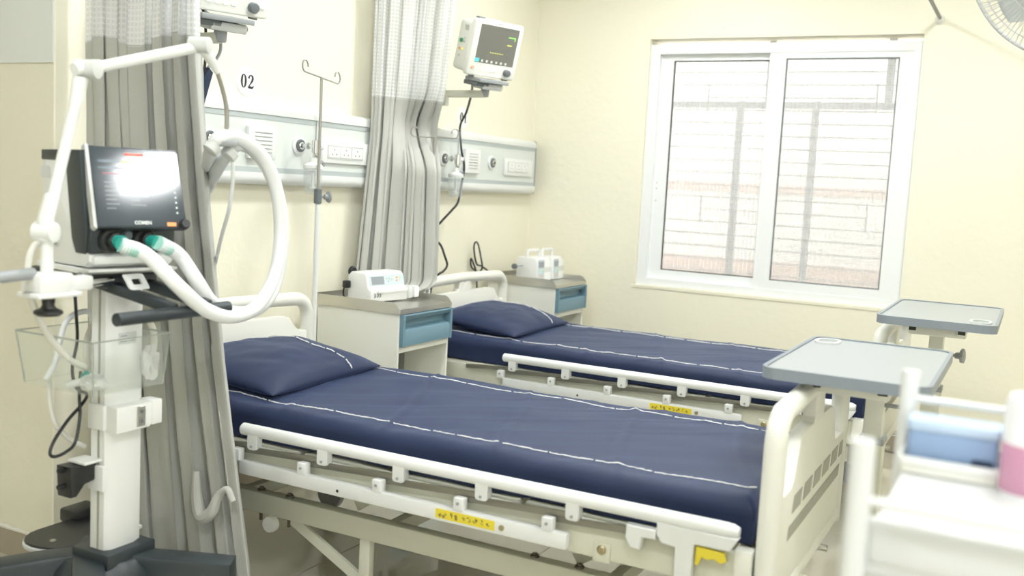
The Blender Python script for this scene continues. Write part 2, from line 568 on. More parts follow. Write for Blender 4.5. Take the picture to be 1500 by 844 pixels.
# left sash (outer track) and right sash (inner track, in front)
L = (-1.545, -0.812, 0.822, 2.205)
R = (-2.262, -1.478, 0.800, 2.232)
for (a0, a1, b0, b1), (g0, g1, h0, h1), x, nm in ((L, (-1.49, -0.895, 0.888, 2.155), 0.062, 'left'), (R, (-2.182, -1.572, 0.886, 2.158), 0.030, 'right')):
    sa = new('sash', ring_plate(B(), rect(a0, a1, b0, b1), rect(g0, g1, h0, h1), yz(x), 0, 0.03), 'pvc', win)
    e = 0.006
    new('gasket', ring_plate(B(), rect(g0 - .001, g1 + .001, h0 - .001, h1 + .001), rect(g0 + e, g1 - e, h0 + e, h1 - e), yz(x + 0.004), 0, 0.014), 'gasket' if nm == 'left' else 'dark_grey', sa)
    new('pane', bx(B(), x + 0.012, x + 0.016, g0 + .002, g1 - .002, h0 + .002, h1 - .002), 'pane', sa)
bm = B()
for z in (1.42, 1.385, 1.31):
    cyl(bm, (0.061, -0.835, z), (0.063, -0.835, z), 0.004, n=8)
k = new('screw_hole', bm, 'slot_grey', win)
k['kind'] = 'stuff'
# outdoor bars close behind the panes
gr = thing('window_grille', 'pale grille of thin horizontal bars outside the window panes', 'grille', (0.15, -1.5, 0.7))
z = 0.90
n = 0
while z < 2.25:
    gaps = n % 9 == 5
    if gaps:
        new('bar', bx(B(), 0.146, 0.154, -2.06, -1.10, z, z + 0.007), 'bar', gr)
    else:
        new('bar', bx(B(), 0.146, 0.154, Y1 + .005, Y0 - .005, z, z + 0.007), 'bar', gr)
    if n % 9 == 4:
        for yy in (-2.064, -1.096):
            new('short_bar', bx(B(), 0.146, 0.154, yy - 0.004, yy + 0.004, z, z + 0.157), 'bar', gr)
    z += 0.0745
    n += 1
for y, z0_, z1_ in ((-1.295, Z0, 1.93), (-1.735, Z0, 1.93), (-2.125, 1.90, Z1), (-1.46, 1.90, Z1)):
    new('flat_bar', bx(B(), 0.156, 0.162, y - 0.022, y + 0.022, z0_, z1_), 'flat_bar', gr)
new('cross_bar', bx(B(), 0.163, 0.169, Y1 + .003, Y0 - .003, 1.885, 1.925), 'flat_bar', gr)
ex = struct(new('wall_outside', bx(B(), 1.6, 1.75, -7, 5, -0.3, 3.6), 'brick'))
new('brick_band', bx(B(), 1.590, 1.60, -7, 5, 0.72, 0.90), 'pink_brick', ex)
new('brick_band', bx(B(), 1.590, 1.60, -7, 5, 1.40, 1.46), 'pink_brick', ex)
struct(new('ground_outside', bx(B(), 0.2, 1.6, -7, 5, -0.3, -0.1), 'floor_base'))

# ceiling lamps (outside the frame, they light the room and show in the dark screen)
for x, y, where in LAMPS:
    t = thing('ceiling_lamp', 'square white ceiling lamp panel ' + where, 'lamp', (x, y, CEILING), 'ceiling lamp panels')
    bm = ring_plate(B(), rrect(0.32, 0.32, 0.01, 2, x, y), rrect(0.28, 0.28, 0.01, 2, x, y), lambda a, b, d: (a, b, CEILING - d), 0, 0.03)
    new('lamp_frame', bm, 'white', t)
    new('diffuser', bx(B(), x - 0.14, x + 0.14, y - 0.14, y + 0.14, CEILING - 0.022, CEILING - 0.012), 'lamp', t)

# ---------------------------------------------------------------- bed head panels (origin: right end, on the wall)
def make_panel(label, group):
    t = thing('bedhead_panel', label, 'wall panel', (0, 0, 0), group)
    x0 = -1.52
    def prof(pts, name, m):
        return new(name, prism(B(), pts, lambda a, b, d: (d, -a, b), x0, -0.004), m, t)
    new('face', bx(B(), x0, -0.004, -0.058, -0.004, 1.375, 1.58), 'panel_face', t)
    prof([(0.002, 1.576), (0.060, 1.576), (0.060, 1.598), (0.002, 1.598)], 'stripe', 'panel_stripe')
    prof([(0.002, 1.358), (0.060, 1.358), (0.060, 1.380), (0.002, 1.380)], 'stripe', 'panel_stripe')
    prof([(0.002, 1.598), (0.064, 1.598)] + [(0.034 + 0.03 * math.cos(a * PI / 12), 1.615 + 0.028 * math.sin(a * PI / 12)) for a in range(0, 7)] + [(0.002, 1.643)], 'top_cap', 'white_enamel')
    prof([(0.002, 1.358), (0.066, 1.358)] + [(0.040 + 0.028 * math.cos(a * PI / 12), 1.340 - 0.032 * math.sin(a * PI / 12)) for a in range(0, 7)] + [(0.002, 1.308)], 'bottom_cap', 'white_enamel')
    for xx in (x0, 0.0):
        s = -1 if xx else 1
        new('end_plate', prism(B(), rrect(0.062, 0.336, 0.02, 4, 0.033, 1.4755), lambda a, b, d: (xx + s * d, -a, b), -0.006, 0.0), 'grey', t)
    for xx in (-0.58, -1.115):
        g = new('gas_outlet', lathe(B(), [(0.041, 0), (0.041, 0.008), (0.036, 0.012), (0.031, 0.012)], (xx, -0.058, 1.482), (0, -1, 0)), 'white', t)
        new('outlet_ring', lathe(B(), [(0.027, 0.0), (0.027, 0.019), (0.019, 0.021), (0.019, 0.014)], (xx, -0.058, 1.482), (0, -1, 0)), 'dark_grey', g)
        new('outlet_core', lathe(B(), [(0.017, 0.0), (0.017, 0.022), (0.012, 0.026), (0.009, 0.026)], (xx, -0.058, 1.482), (0, -1, 0)), 'chrome', g)
        new('socket_hole', lathe(B(), [(0.0085, 0.0), (0.0085, 0.027)], (xx, -0.058, 1.482), (0, -1, 0)), 'black', g)
    v = new('speaker_plate', prism(B(), rrect(0.165, 0.135, 0.006, 3, -0.825, 1.480), wall_xz(-0.058), 0, 0.022, 0.004), 'white', t)
    for k in range(6):
        new('louvre', bx(B(), -0.872, -0.772, -0.083, -0.080, 1.440 + k * 0.016, 1.4425 + k * 0.016), 'grey', v)
    s = new('switch_plate', prism(B(), rrect(0.365, 0.100, 0.005, 3, -0.246, 1.466), wall_xz(-0.058), 0, 0.014, 0.003), 'white', t)
    new('switch_frame', ring_plate(B(), rrect(0.262, 0.062, 0.004, 3, -0.262, 1.466), rrect(0.254, 0.054, 0.003, 3, -0.262, 1.466), wall_xz(-0.072), 0, 0.003), 'light_grey', s)
    for k in range(3):
        xx = -0.348 + k * 0.086
        m = new('socket_module', prism(B(), rrect(0.078, 0.050, 0.003, 2, xx, 1.466), wall_xz(-0.072), 0, 0.005, 0.0015, 1), 'white', s)
        # socket_module is already a sub-part of the panel; its holes are cut as dark wells in one piece
    bm = B()
    for k in range(3):
        xx = -0.348 + k * 0.086
        for dx, dz in ((-0.015, -0.010), (0.015, -0.010), (0.0, 0.011)):
            cyl(bm, (xx + dx, -0.0771, 1.466 + dz), (xx + dx, -0.0776, 1.466 + dz), 0.0042, n=8)
    h = new('socket_hole', bm, 'slot_grey', s)
    h['kind'] = 'stuff'
    return t

p2 = make_panel('white and grey wall panel beside the 02 disc, with sockets and gas outlets', 'bedhead wall panels')
p1 = copy_tree(p2)
p2.location = (-1.794, 0, 0)
p1.location = (-0.067, 0, 0)
p1['label'] = 'white and grey wall panel under the 01 disc, ending near the room corner'

# number discs
def digit0(bm, cx, cz, s, fn):
    n = 28
    o = [(cx + 0.30 * s * math.cos(2 * PI * k / n), cz + 0.5 * s * math.sin(2 * PI * k / n)) for k in range(n)]
    i = [(cx + 0.115 * s * math.cos(2 * PI * k / n), cz + 0.44 * s * math.sin(2 * PI * k / n)) for k in range(n)]
    ring_plate(bm, o, i, fn, 0, 0.0015)

def strip(bm, mid, fn, d=0.0015):
    """calligraphic stroke: (x, z, width) along the middle line"""
    L_, R_ = [], []
    for k, (x, z, w) in enumerate(mid):
        a = mid[max(k - 1, 0)]; b = mid[min(k + 1, len(mid) - 1)]
        dx, dz = b[0] - a[0], b[1] - a[1]
        l = math.hypot(dx, dz)
        L_.append((x - dz / l * w / 2, z + dx / l * w / 2)); R_.append((x + dz / l * w / 2, z - dx / l * w / 2))
    prism(bm, L_ + R_[::-1], fn, 0, d)

def sign(cx, cz, second, label):
    t = thing('number_disc', label, 'sign', (cx, 0, cz), 'bed number discs')
    new('disc', lathe(B(), [(0.060, 0.0), (0.060, 0.003), (0.058, 0.0045)], (cx, 0, cz), (0, -1, 0), 40), 'key', t)
    fn = wall_xz(-0.0045)
    s = 0.056
    new('digit', (lambda b: (digit0(b, cx - 0.021, cz, s, fn), b)[1])(B()), 'ink', t)
    bm = B()
    x = cx + 0.021
    if second == '2':
        strip(bm, [(x - .22 * s, cz + .22 * s, .17 * s), (x - .20 * s, cz + .33 * s, .12 * s), (x - .10 * s, cz + .45 * s, .08 * s), (x + .05 * s, cz + .46 * s, .09 * s), (x + .17 * s, cz + .36 * s, .17 * s),
                   (x + .19 * s, cz + .22 * s, .20 * s), (x + .12 * s, cz + .05 * s, .17 * s), (x - .02 * s, cz - .12 * s, .10 * s), (x - .16 * s, cz - .28 * s, .07 * s), (x - .26 * s, cz - .42 * s, .05 * s)], fn)
        strip(bm, [(x - .28 * s, cz - .42 * s, .14 * s), (x - .1 * s, cz - .41 * s, .18 * s), (x + .1 * s, cz - .43 * s, .16 * s), (x + .22 * s, cz - .40 * s, .12 * s), (x + .28 * s, cz - .26 * s, .05 * s)], fn)
    else:
        strip(bm, [(x, cz + .46 * s, .19 * s), (x, cz + .1 * s, .19 * s), (x, cz - .47 * s, .19 * s)], fn)
        strip(bm, [(x - .22 * s, cz - .47 * s, .05 * s), (x, cz - .47 * s, .05 * s), (x + .22 * s, cz - .47 * s, .05 * s)], fn)
        strip(bm, [(x + .05 * s, cz + .47 * s, .06 * s), (x - .08 * s, cz + .40 * s, .06 * s), (x - .2 * s, cz + .37 * s, .04 * s)], fn)
    g = new('digit', bm, 'ink', t, smooth=False)
    return t

sign(-2.639, 1.727, '2', 'white wall disc with black bed number 02')
sign(-0.895, 1.723, '1', 'white wall disc with black bed number 01 crossed by a cable')

# suction jars plugged into the panels (local: x of the outlet, in front of the panel)
def make_jar(label, group):
    t = thing('suction_jar', label, 'jar', (0, 0, 0), group)
    z = 1.482
    new('plug', lathe(B(), [(0.009, 0), (0.009, 0.02), (0.015, 0.022), (0.015, 0.032), (0.007, 0.034), (0.007, 0.06)], (0, -0.086, z), (0, -1, 0)), 'chrome', t)
    new('valve_block', lathe(B(), [(0.008, -0.050), (0.012, -0.044), (0.012, -0.030), (0.016, -0.028), (0.016, 0.024), (0.011, 0.028)], (0.012, -0.145, z), (0, 0, 1)), 'chrome', t)
    new('valve_knob', lathe(B(), [(0.008, 0), (0.008, 0.012), (0.013, 0.014), (0.013, 0.03), (0.010, 0.034)], (0.026, -0.145, z), (1, 0, 0)), 'white', t)
    new('flow_tube', lathe(B(), [(0.011, 0.028), (0.011, 0.13), (0.009, 0.145), (0.004, 0.148)], (0.012, -0.145, z), (0, 0, 1)), 'jar', t)
    new('float_rod', cyl(B(), (0.012, -0.145, z + 0.02), (0.012, -0.145, z + 0.11), 0.0025, n=8), 'grey', t)
    new('jar_lid', lathe(B(), [(0.039, -0.100), (0.042, -0.096), (0.042, -0.082), (0.030, -0.076), (0.014, -0.068), (0.012, -0.048)], (0.0, -0.145, z), (0, 0, 1)), 'white', t)
    new('jar_body', lathe(B(), [(0.030, -0.205), (0.038, -0.200), (0.040, -0.185), (0.041, -0.105), (0.038, -0.105), (0.037, -0.185), (0.028, -0.200)], (0.0, -0.145, z), (0, 0, 1)), 'jar', t)
    new('dip_tube', lathe(B(), [(0.006, -0.104), (0.006, -0.17), (0.014, -0.176), (0.014, -0.186)], (0.0, -0.145, z), (0, 0, 1)), 'white', t)
    new('outlet_elbow', tube(B(), spline([(0.03, -0.145, z - 0.072), (0.055, -0.15, z - 0.065), (0.062, -0.15, z - 0.085)], 5), 0.006), 'grey', t)
    g = new('scale', bx(B(), -0.036, -0.030, -0.172, -0.170, z - 0.18, z - 0.115), 'light_grey', t)
    return t

j2 = make_jar('clear suction jar with flow tube beside the tall pole near disc 02', 'suction jars')
j1 = copy_tree(j2)
j2.location = (-1.794 - 0.58, 0, 0)
j1.location = (-0.067 - 1.115, 0, 0)
j1['label'] = 'clear suction jar with flow tube beside the right edge of the middle curtain'

# ---------------------------------------------------------------- beds (origin: floor, centre line, head end)
def end_board(name, parent, y, outside, slots):
    """tubular head or foot board with a shaped lower panel; y is its mid plane, outside = -1 or 1"""
    H, HW, r = 0.870, 0.490, 0.028
    bm = B()
    # closed loop tube frame: posts and top rail with rounded corners
    pts = [(-HW + r, 0.33), (-HW + r, H - 0.10)]
    for k in range(7):
        a = PI - k / 6 * PI / 2
        pts.append((-HW + r + 0.075 + 0.075 * math.cos(a), H - r - 0.075 + 0.075 * math.sin(a)))
    pts += [(-0.2, H - r + 0.006), (0, H - r + 0.01)]
    full = pts + [(-a, b) for a, b in pts[:-1][::-1]]
    tube(bm, [(a, y, b) for a, b in full], r, 12)
    fr = new(name, bm, 'cream_plastic', parent)
    # lower panel with a raised middle and a web up to the top rail
    n, m = (0.63, 0.757) if slots else (0.708, 0.782)      # height beside the posts, height of the raised middle
    k = 0.085 if slots else 0.0
    half = [(HW - 0.045, 0.36), (HW - 0.045, n), (0.405 - k, n), (0.380 - k, n + 0.012), (0.355 - k, n + 0.45 * (m - n)), (0.33 - k, n + 0.85 * (m - n)), (0.30 - k, m - 0.004), (0.25 - k, m), (0.075, m), (0.062, m + 0.013), (0.060, 0.85)]
    poly = half + [(-a, b) for a, b in half[::-1]]
    new('lower_panel', prism(B(), poly, lambda a, b, d: (a, y + d, b), -0.019, 0.019, 0.006), 'cream_plastic', fr)
    new('bottom_rail', bx(B(), -HW + 0.01, HW - 0.01, y - 0.026, y + 0.026, 0.335, 0.375, 0.01), 'cream_plastic', fr)
    if slots:
        for k in range(6):
            x = -0.24 + k * 0.135
            q = [(x - 0.055, 0.558), (x + 0.045, 0.558), (x + 0.060, 0.602), (x - 0.040, 0.602)]
            new('slot', prism(B(), q, lambda a, b, d: (a, y + outside * d, b), 0.0185, 0.0205), 'slot_grey', fr)
        q = [(-0.33, 0.495), (0.40, 0.495), (0.41, 0.530), (-0.32, 0.530)]
        new('slot', prism(B(), q, lambda a, b, d: (a, y + outside * d, b), 0.0185, 0.0205), 'slot_grey', fr)
    return fr

def side_rail(parent, s):
    """collapsible side rail folded down; s = -1 for the left side"""
    X = s * 0.49
    def Y(v): return v + 0.22
    bm = B()
    lathe(bm, [(0.016, 0), (0.0195, 0.004), (0.0195, 1.572), (0.0185, 1.574), (0.0185, 1.584), (0.012, 1.600)], (X, Y(-0.752), 0.548), (0, -1, 0), 18)
    rail = new('side_rail', bm, 'white_enamel', parent)
    bm = B()
    bx(bm, X + s * 0.004, X + s * 0.030, Y(-0.765), Y(-1.905), 0.410, 0.455, 0.006)
    new('lower_bar', bm, 'white_enamel', rail)
    ups = [-0.804 - 0.2766 * k for k in range(6)]
    lows = [-0.752, -1.017, -1.296, -1.573, -1.847]
    for k, v in enumerate(ups[:5]):
        poly = [(-0.020, 0.06), (0.020, 0.06)] + [(0.020 - 0.009 + 0.009 * math.cos(-a), -0.018 + 0.009 + 0.009 * math.sin(-a)) for a in (0, PI / 4, PI / 2)] + [(-0.020 + 0.009 - 0.009 * math.sin(a), -0.018 + 0.009 - 0.009 * math.cos(a)) for a in (0, PI / 4, PI / 2)]
        b = new('upper_bracket', prism(B(), [(a, c) for a, c in poly if True], lambda a, c, d: (X + s * d, Y(v) + a, 0.507 + c * 0.6 if c > 0 else 0.507 + c), -0.012, 0.016, 0.002, 1), 'white_enamel', rail)
    for v in lows:
        new('lower_bracket', bx(B(), X + s * 0.006, X + s * 0.034, Y(v) - 0.0165, Y(v) + 0.0165, 0.452, 0.490, 0.004), 'white_enamel', rail)
    for k, v in enumerate(lows):
        new('link_bar', bar(B(), (X + s * 0.002, Y(v) + 0.01, 0.482), (X + s * 0.002, Y(ups[k + 1]) - 0.012, 0.500), 0.006, 0.020, bev=0.0015), 'alu', rail)
    new('link_bar', bar(B(), (X + s * 0.002, Y(-0.55), 0.482), (X + s * 0.002, Y(ups[0]) - 0.012, 0.500), 0.006, 0.020, bev=0.0015), 'alu', rail)
    bm = B()
    for v, z, e in [(u, 0.501, 0.016) for u in ups[:5]] + [(u, 0.474, 0.034) for u in lows]:
        cyl(bm, (X + s * e, Y(v), z), (X + s * (e + 0.004), Y(v), z), 0.0045, n=8)
    q = new('screw', bm, 'grey', rail)
    q['kind'] = 'stuff'
    # latch with its yellow release at the foot end
    poly = [(0.045, 0.535), (-0.165, 0.535), (-0.145, 0.500), (-0.055, 0.498), (-0.050, 0.395), (-0.008, 0.395), (-0.006, 0.480), (0.030, 0.484), (0.045, 0.505)]
    new('latch_plate', prism(B(), poly, lambda a, c, d: (X + s * d, Y(-2.190) + a, c), -0.008, 0.018, 0.003, 1), 'white_enamel', rail)
    poly = [(0.0, 0.515), (-0.105, 0.505), (-0.110, 0.485), (-0.090, 0.478), (-0.040, 0.472), (-0.034, 0.445), (0.0, 0.445)]
    poly = [(0.125, 0.515), (0.045, 0.515), (0.045, 0.490), (0.080, 0.488), (0.085, 0.455), (0.110, 0.455), (0.125, 0.480)]
    new('hook_plate', prism(B(), poly, lambda a, c, d: (X + s * d, Y(-2.190) + a, c), -0.004, 0.022, 0.003, 1), 'white_enamel', rail)
    poly = [(-0.058, 0.494), (-0.130, 0.490), (-0.136, 0.468), (-0.122, 0.462), (-0.105, 0.470), (-0.090, 0.464), (-0.075, 0.468), (-0.066, 0.446), (-0.058, 0.446)]
    new('latch_release', prism(B(), poly, lambda a, c, d: (X + s * d, Y(-2.190) + a, c), -0.002, 0.012, 0.002, 1), 'yellow', rail)
    if s < 0:
        new('warning_sticker', bx(B(), X - 0.0312, X - 0.0300, Y(-1.690), Y(-1.500), 0.4195, 0.4465), 'yellow', rail)
        bm = B()
        rr = random.Random(4)
        for k in range(9):
            y = Y(-1.512) - k * 0.0195
            for q_ in range(3):
                c = (X - 0.0315, y + rr.uniform(-0.005, 0.005), 0.433 + rr.uniform(-0.006, 0.006))
                box(bm, c, (0.0006, rr.choice((0.003, 0.008)), rr.choice((0.0025, 0.008))), Matrix.Rotation(rr.uniform(-0.9, 0.9), 3, 'X'))
        q = new('sticker_marks', bm, 'ink_brown', rail)
        q['kind'] = 'stuff'
        cap = new('bar_bolt', cyl(B(), (X - 0.030, Y(-1.712), 0.433), (X - 0.034, Y(-1.712), 0.433), 0.008, n=12), 'brass', rail)
        new('bar_hole', cyl(B(), (X - 0.030, Y(-1.154), 0.428), (X - 0.0304, Y(-1.154), 0.428), 0.005, n=10), 'black', rail)
    return rail

def make_bed(label, group):
    t = thing('hospital_bed', label, 'bed', (0, 0, 0), group)
    end_board('headboard', t, 0.0, 1, False)
    end_board('footboard', t, -2.195, -1, True)
    # upper frame: two long beams and cross members
    for s in (-1, 1):
        f = new('frame_beam', bx(B(), s * 0.445, s * 0.475, -0.02, -2.165, 0.392, 0.487, 0.004), 'cream_metal', t)
        new('corner_hook', bx(B(), s * 0.44, s * 0.485, -2.120, -2.165, 0.42, 0.50, 0.006), 'cream_plastic', f)
        new('frame_bolt', lathe(B(), [(0.013, 0), (0.013, 0.006), (0.008, 0.010)], (s * 0.475, -1.77, 0.420), (s, 0, 0), 12), 'brass', f)
        new('beam_tab', bx(B(), s * 0.470, s * 0.479, -1.745, -1.795, 0.385, 0.44, 0.003), 'cream_metal', f)
    for y in (-0.05, -0.75, -1.35, -2.10):
        new('cross_member', bx(B(), -0.445, 0.445, y - 0.02, y + 0.02, 0.40, 0.44, 0.003), 'cream_metal', t)
    for y0, y1 in ((-0.06, -0.72), (-0.74, -1.08), (-1.10, -1.50), (-1.52, -2.10)):
        new('deck_panel', bx(B(), -0.44, 0.44, y1, y0, 0.470, 0.492, 0.004), 'cream_metal', t)
    # lower chassis: beams, legs, castors, lifting struts
    for s in (-1, 1):
        l = new('chassis_beam', bx(B(), s * 0.335, s * 0.380, -0.20, -2.08, 0.235, 0.305, 0.005), 'cream_metal', t)
        for y in (-0.50, -0.62, -1.52, -1.66):
            new('chassis_bolt', lathe(B(), [(0.010, 0.306), (0.014, 0.307), (0.014, 0.312), (0.008, 0.314), (0.008, 0.318)], (s * 0.358, y, 0), (0, 0, 1), 12), 'bolt', l)
        for y in (-0.50, -0.62, -1.45, -1.60):
            new('bolt_tip', cyl(B(), (s * 0.358, y, 0.205), (s * 0.358, y, 0.236), 0.006, n=8), 'bolt', l)
        for y in (-0.24, -2.02):
            g = new('leg', bx(B(), s * 0.335, s * 0.380, y - 0.022, y + 0.022, 0.12, 0.24, 0.004), 'cream_metal', t)
            new('castor', lathe(B(), [(0.02, -0.014), (0.058, -0.014), (0.060, -0.008), (0.060, 0.008), (0.058, 0.014), (0.02, 0.014)], (s * 0.358, y, 0.060), (1, 0, 0), 24), 'grey', g)
            new('castor_fork', bx(B(), s * 0.358 - 0.022, s * 0.358 + 0.022, y - 0.018, y + 0.018, 0.105, 0.124, 0.003), 'cream_metal', g)
        u = new('upright', bx(B(), s * 0.345, s * 0.372, -0.915, -0.955, 0.06, 0.236, 0.003), 'cream_metal', t)
        new('pivot_bolt', lathe(B(), [(0.011, 0), (0.011, 0.007), (0.006, 0.011)], (s * 0.372, -0.935, 0.105), (s, 0, 0), 10), 'brass', u)
        new('strut', bar(B(), (s * 0.352, -0.62, 0.236), (s * 0.352, -0.925, 0.085), 0.012, 0.035), 'cream_metal', t)
        new('lift_arm', bar(B(), (s * 0.32, -0.86, 0.32), (s * 0.32, -1.08, 0.46), 0.010, 0.045), 'cream_metal', t)
        new('lift_arm', bar(B(), (s * 0.30, -1.62, 0.31), (s * 0.30, -1.86, 0.46), 0.010, 0.050), 'cream_metal', t)
        new('roller', lathe(B(), [(0.008, -0.012), (0.026, -0.012), (0.028, 0.0), (0.026, 0.012), (0.008, 0.012)], (s * 0.372, -0.555, 0.205), (1, 0, 0), 18), 'cream_plastic', t)
    new('lift_plate', bar(B(), (0.0, -1.05, 0.33), (0.0, -1.50, 0.33), 0.46, 0.012), 'cream_metal', t)
    new('lift_plate', bar(B(), (0.0, -0.58, 0.36), (0.0, -0.86, 0.35), 0.40, 0.012), 'cream_metal', t)
    for y in (-0.40, -1.0, -1.75):
        new('chassis_tie', bx(B(), -0.335, 0.335, y - 0.018, y + 0.018, 0.245, 0.29, 0.003), 'cream_metal', t)
    new('crank_rod', cyl(B(), (-0.16, -1.5, 0.34), (-0.16, -2.24, 0.33), 0.010, n=12), 'chrome', t)
    new('crank_rod', cyl(B(), (0.16, -1.5, 0.34), (0.16, -2.24, 0.33), 0.010, n=12), 'chrome', t)
    side_rail(t, -1)
    side_rail(t, 1)
    return t

bed2 = make_bed('cream hospital bed in front, side rail folded down, nearest the curtain and ventilator', 'hospital beds')
bed1 = copy_tree(bed2)
BED2, BED1 = Vector((-2.94, -0.22, 0)), Vector((-1.185, -0.22, 0))
bed2.location = BED2
bed1.location = BED1
bed1['label'] = 'cream hospital bed behind, between the bedside locker and the window wall'

# ---------------------------------------------------------------- mattress under a draped navy sheet (same origin as the bed)
HX, YA, YB, TOP, RD = 0.425, -0.035, -2.150, 0.612, 0.035

def drape_axis(a, lo, hi):
    """arc-length coordinate -> (position, drop)"""
    if lo <= a <= hi:
        return a, 0.0
    e = lo - a if a < lo else a - hi
    s = -1 if a < lo else 1
    b = lo if a < lo else hi
    if e < RD * PI / 2:
        t = e / RD
        return b + s * RD * math.sin(t), RD * (1 - math.cos(t))
    return b + s * RD, RD + e - RD * PI / 2

def sheet_z(x, y, seed):
    p = Vector((x * 2.2, y * 1.6, seed))
    z = 0.008 * noise.noise(p) + 0.006 * noise.noise(Vector((x * 7 + 3 * y, y * 4.5, seed + 5)))
    # long slanting creases pulled across the cloth
    w = noise.noise(Vector((x * 1.3 + 0.5 * y, y * 1.1, seed + 9)))
    z += 0.0085 * max(0.0, 1 - abs(((x * 1.0 + y * 0.75 + 0.05 * w + seed) * 5.1) % 1 - 0.5) * 9) * max(0, w + 0.25)
    z += 0.0050 * max(0.0, 1 - abs(((x * -0.35 + y * 1.0 + 0.07 * w + seed * 2) * 2.6) % 1 - 0.5) * 22)
    return z

def make_mattress(label, group, seed):
    t = thing('mattress', label, 'mattress', (0, 0, 0), group)
    new('core', bx(B(), -HX + 0.0, HX - 0.0, YB, YA, 0.494, TOP - 0.012, 0.03, 3), 'mattress', t)
    lx, hx = -HX + RD, HX - RD
    ly, hy = YB + RD, YA - RD
    drop = 0.115
    ext = RD * PI / 2 + drop - RD
    na, nb = 74, 150
    bm = B()
    rows = []
    for i in range(na + 1):
        a = lx - ext + (hx - lx + 2 * ext) * i / na
        row = []
        for j in range(nb + 1):
            b = ly - ext + (hy - ly + 2 * ext) * j / nb
            x, d1 = drape_axis(a, lx, hx)
            y, d2 = drape_axis(b, ly, hy)
            d = min(max(d1, d2) + 0.15 * min(d1, d2), drop)
            k = max(0.0, 1 - d / 0.03)
            z = TOP - d + sheet_z(x, y, seed) * k
            if d > 0.02:      # soft folds hanging down the sides
                g = min(1.0, (d - 0.02) / 0.06)
                q = 0.006 * g * noise.noise(Vector((b * 5, a * 5, seed + 20))) + 0.004 * g * math.sin(b * 17 + 3 * noise.noise(Vector((b, seed, 1))))
                if d1 > d2:
                    x += math.copysign(0.004 + q, x)
                else:
                    y += math.copysign(0.002 + q, y + 1.0)
                z += 0.006 * g * noise.noise(Vector((b * 3, a * 3, seed + 31)))
            row.append(bm.verts.new((x, y, z)))
        rows.append(row)
    for i in range(na):
        for j in range(nb):
            bm.faces.new((rows[i][j], rows[i + 1][j], rows[i + 1][j + 1], rows[i][j + 1]))
    sh = new('sheet', bm, 'sheet', t, ang=3)
    rr = random.Random(int(seed * 10) + 3)
    for xs, y0, y1 in ((-0.335, -0.06, -2.13), (0.335, -0.06, -2.13)):
        bm = B()
        y = y0
        while y > y1:
            n = rr.randint(10, 34)
            pts = []
            for k in range(n):
                if y < y1:
                    break
                x = xs + 0.012 * noise.noise(Vector((y * 2.2, seed, xs))) + 0.006 * noise.noise(Vector((y * 11, seed, xs))) + rr.uniform(-0.0026, 0.0026)
                pts.append((x, y, TOP + sheet_z(x, y, seed) + 0.0012))
                y -= rr.uniform(0.006, 0.012)
            if len(pts) > 2:
                tube(bm, pts, [rr.uniform(0.0014, 0.0033) for _ in pts], 5)
            if rr.random() < 0.4:
                y -= rr.uniform(0.002, 0.010)
        q = new('stitching', bm, 'thread', sh)
        q['kind'] = 'stuff'
    return t

m2 = make_mattress('navy sheeted mattress with white stitch lines on the front bed', 'navy sheeted mattresses', 1.3)
m1 = make_mattress('navy sheeted mattress with white stitch lines on the bed behind the locker', 'navy sheeted mattresses', 4.7)
m2.location = BED2
m1.location = BED1

# ---------------------------------------------------------------- pillows (origin: centre of the underside)
def make_pillow(label, group, seed):
    t = thing('pillow', label, 'pillow', (0, 0, 0), group)
    hx, hy, th = 0.345, 0.240, 0.125
    n1, n2 = 44, 32
    def pt(u, v, side):
        # u, v in -1..1; edges pull in between the corners
        x = hx * u * (1 - 0.05 * (1 - v * v) * abs(u)) 
        y = hy * v * (1 - 0.06 * (1 - u * u) * abs(v))
        f = max(0.0, (1 - abs(u) ** 2.6)) ** 0.55 * max(0.0, (1 - abs(v) ** 2.6)) ** 0.55
        w = 0.010 * noise.noise(Vector((u * 2.0, v * 2.0, seed))) + 0.006 * noise.noise(Vector((u * 5 + v * 3, v * 5, seed + 3)))
        sag = 0.012 * (1 - f)
        z = 0.034 + sag + side * f * (th * 0.72 if side > 0 else 0.034 + sag * 0.9) + (w * f if side > 0 else 0)
        return (x, y, z)
    bm = B()
    grids = {}
    for side in (1, -1):
        g = []
        for i in range(n1 + 1):
            row = []
            for j in range(n2 + 1):
                u, v = math.sin((i / n1 * 2 - 1) * PI / 2 * 0.97) / math.sin(PI / 2 * 0.97), math.sin((j / n2 * 2 - 1) * PI / 2 * 0.97) / math.sin(PI / 2 * 0.97)
                if side < 0 and (i in (0, n1) or j in (0, n2)):
                    row.append(grids[1][i][j])
                else:
                    row.append(bm.verts.new(pt(u, v, side)))
            g.append(row)
        grids[side] = g
        for i in range(n1):
            for j in range(n2):
                f = (g[i][j], g[i + 1][j], g[i + 1][j + 1], g[i][j + 1])
                try:
                    bm.faces.new(f if side > 0 else f[::-1])
                except ValueError:
                    pass
    cv = new('pillow_case', bm, 'sheet', t, ang=3)
    rr = random.Random(int(seed * 7))
    bm = B()
    v = -0.985
    while v < 0.95:
        pts = []
        for k in range(rr.randint(5, 12)):
            u = 0.43 + 0.012 * math.sin(v * 4) + rr.uniform(-0.008, 0.008)
            p = pt(u, v, 1)
            pts.append((p[0], p[1], p[2] + 0.0035))
            v += rr.uniform(0.018, 0.034)
        tube(bm, pts, [rr.uniform(0.0018, 0.0032) for _ in pts], 5)
        v += rr.uniform(0.0, 0.010)
    q = new('stitching', bm, 'thread', cv)
    q['kind'] = 'stuff'
    return t

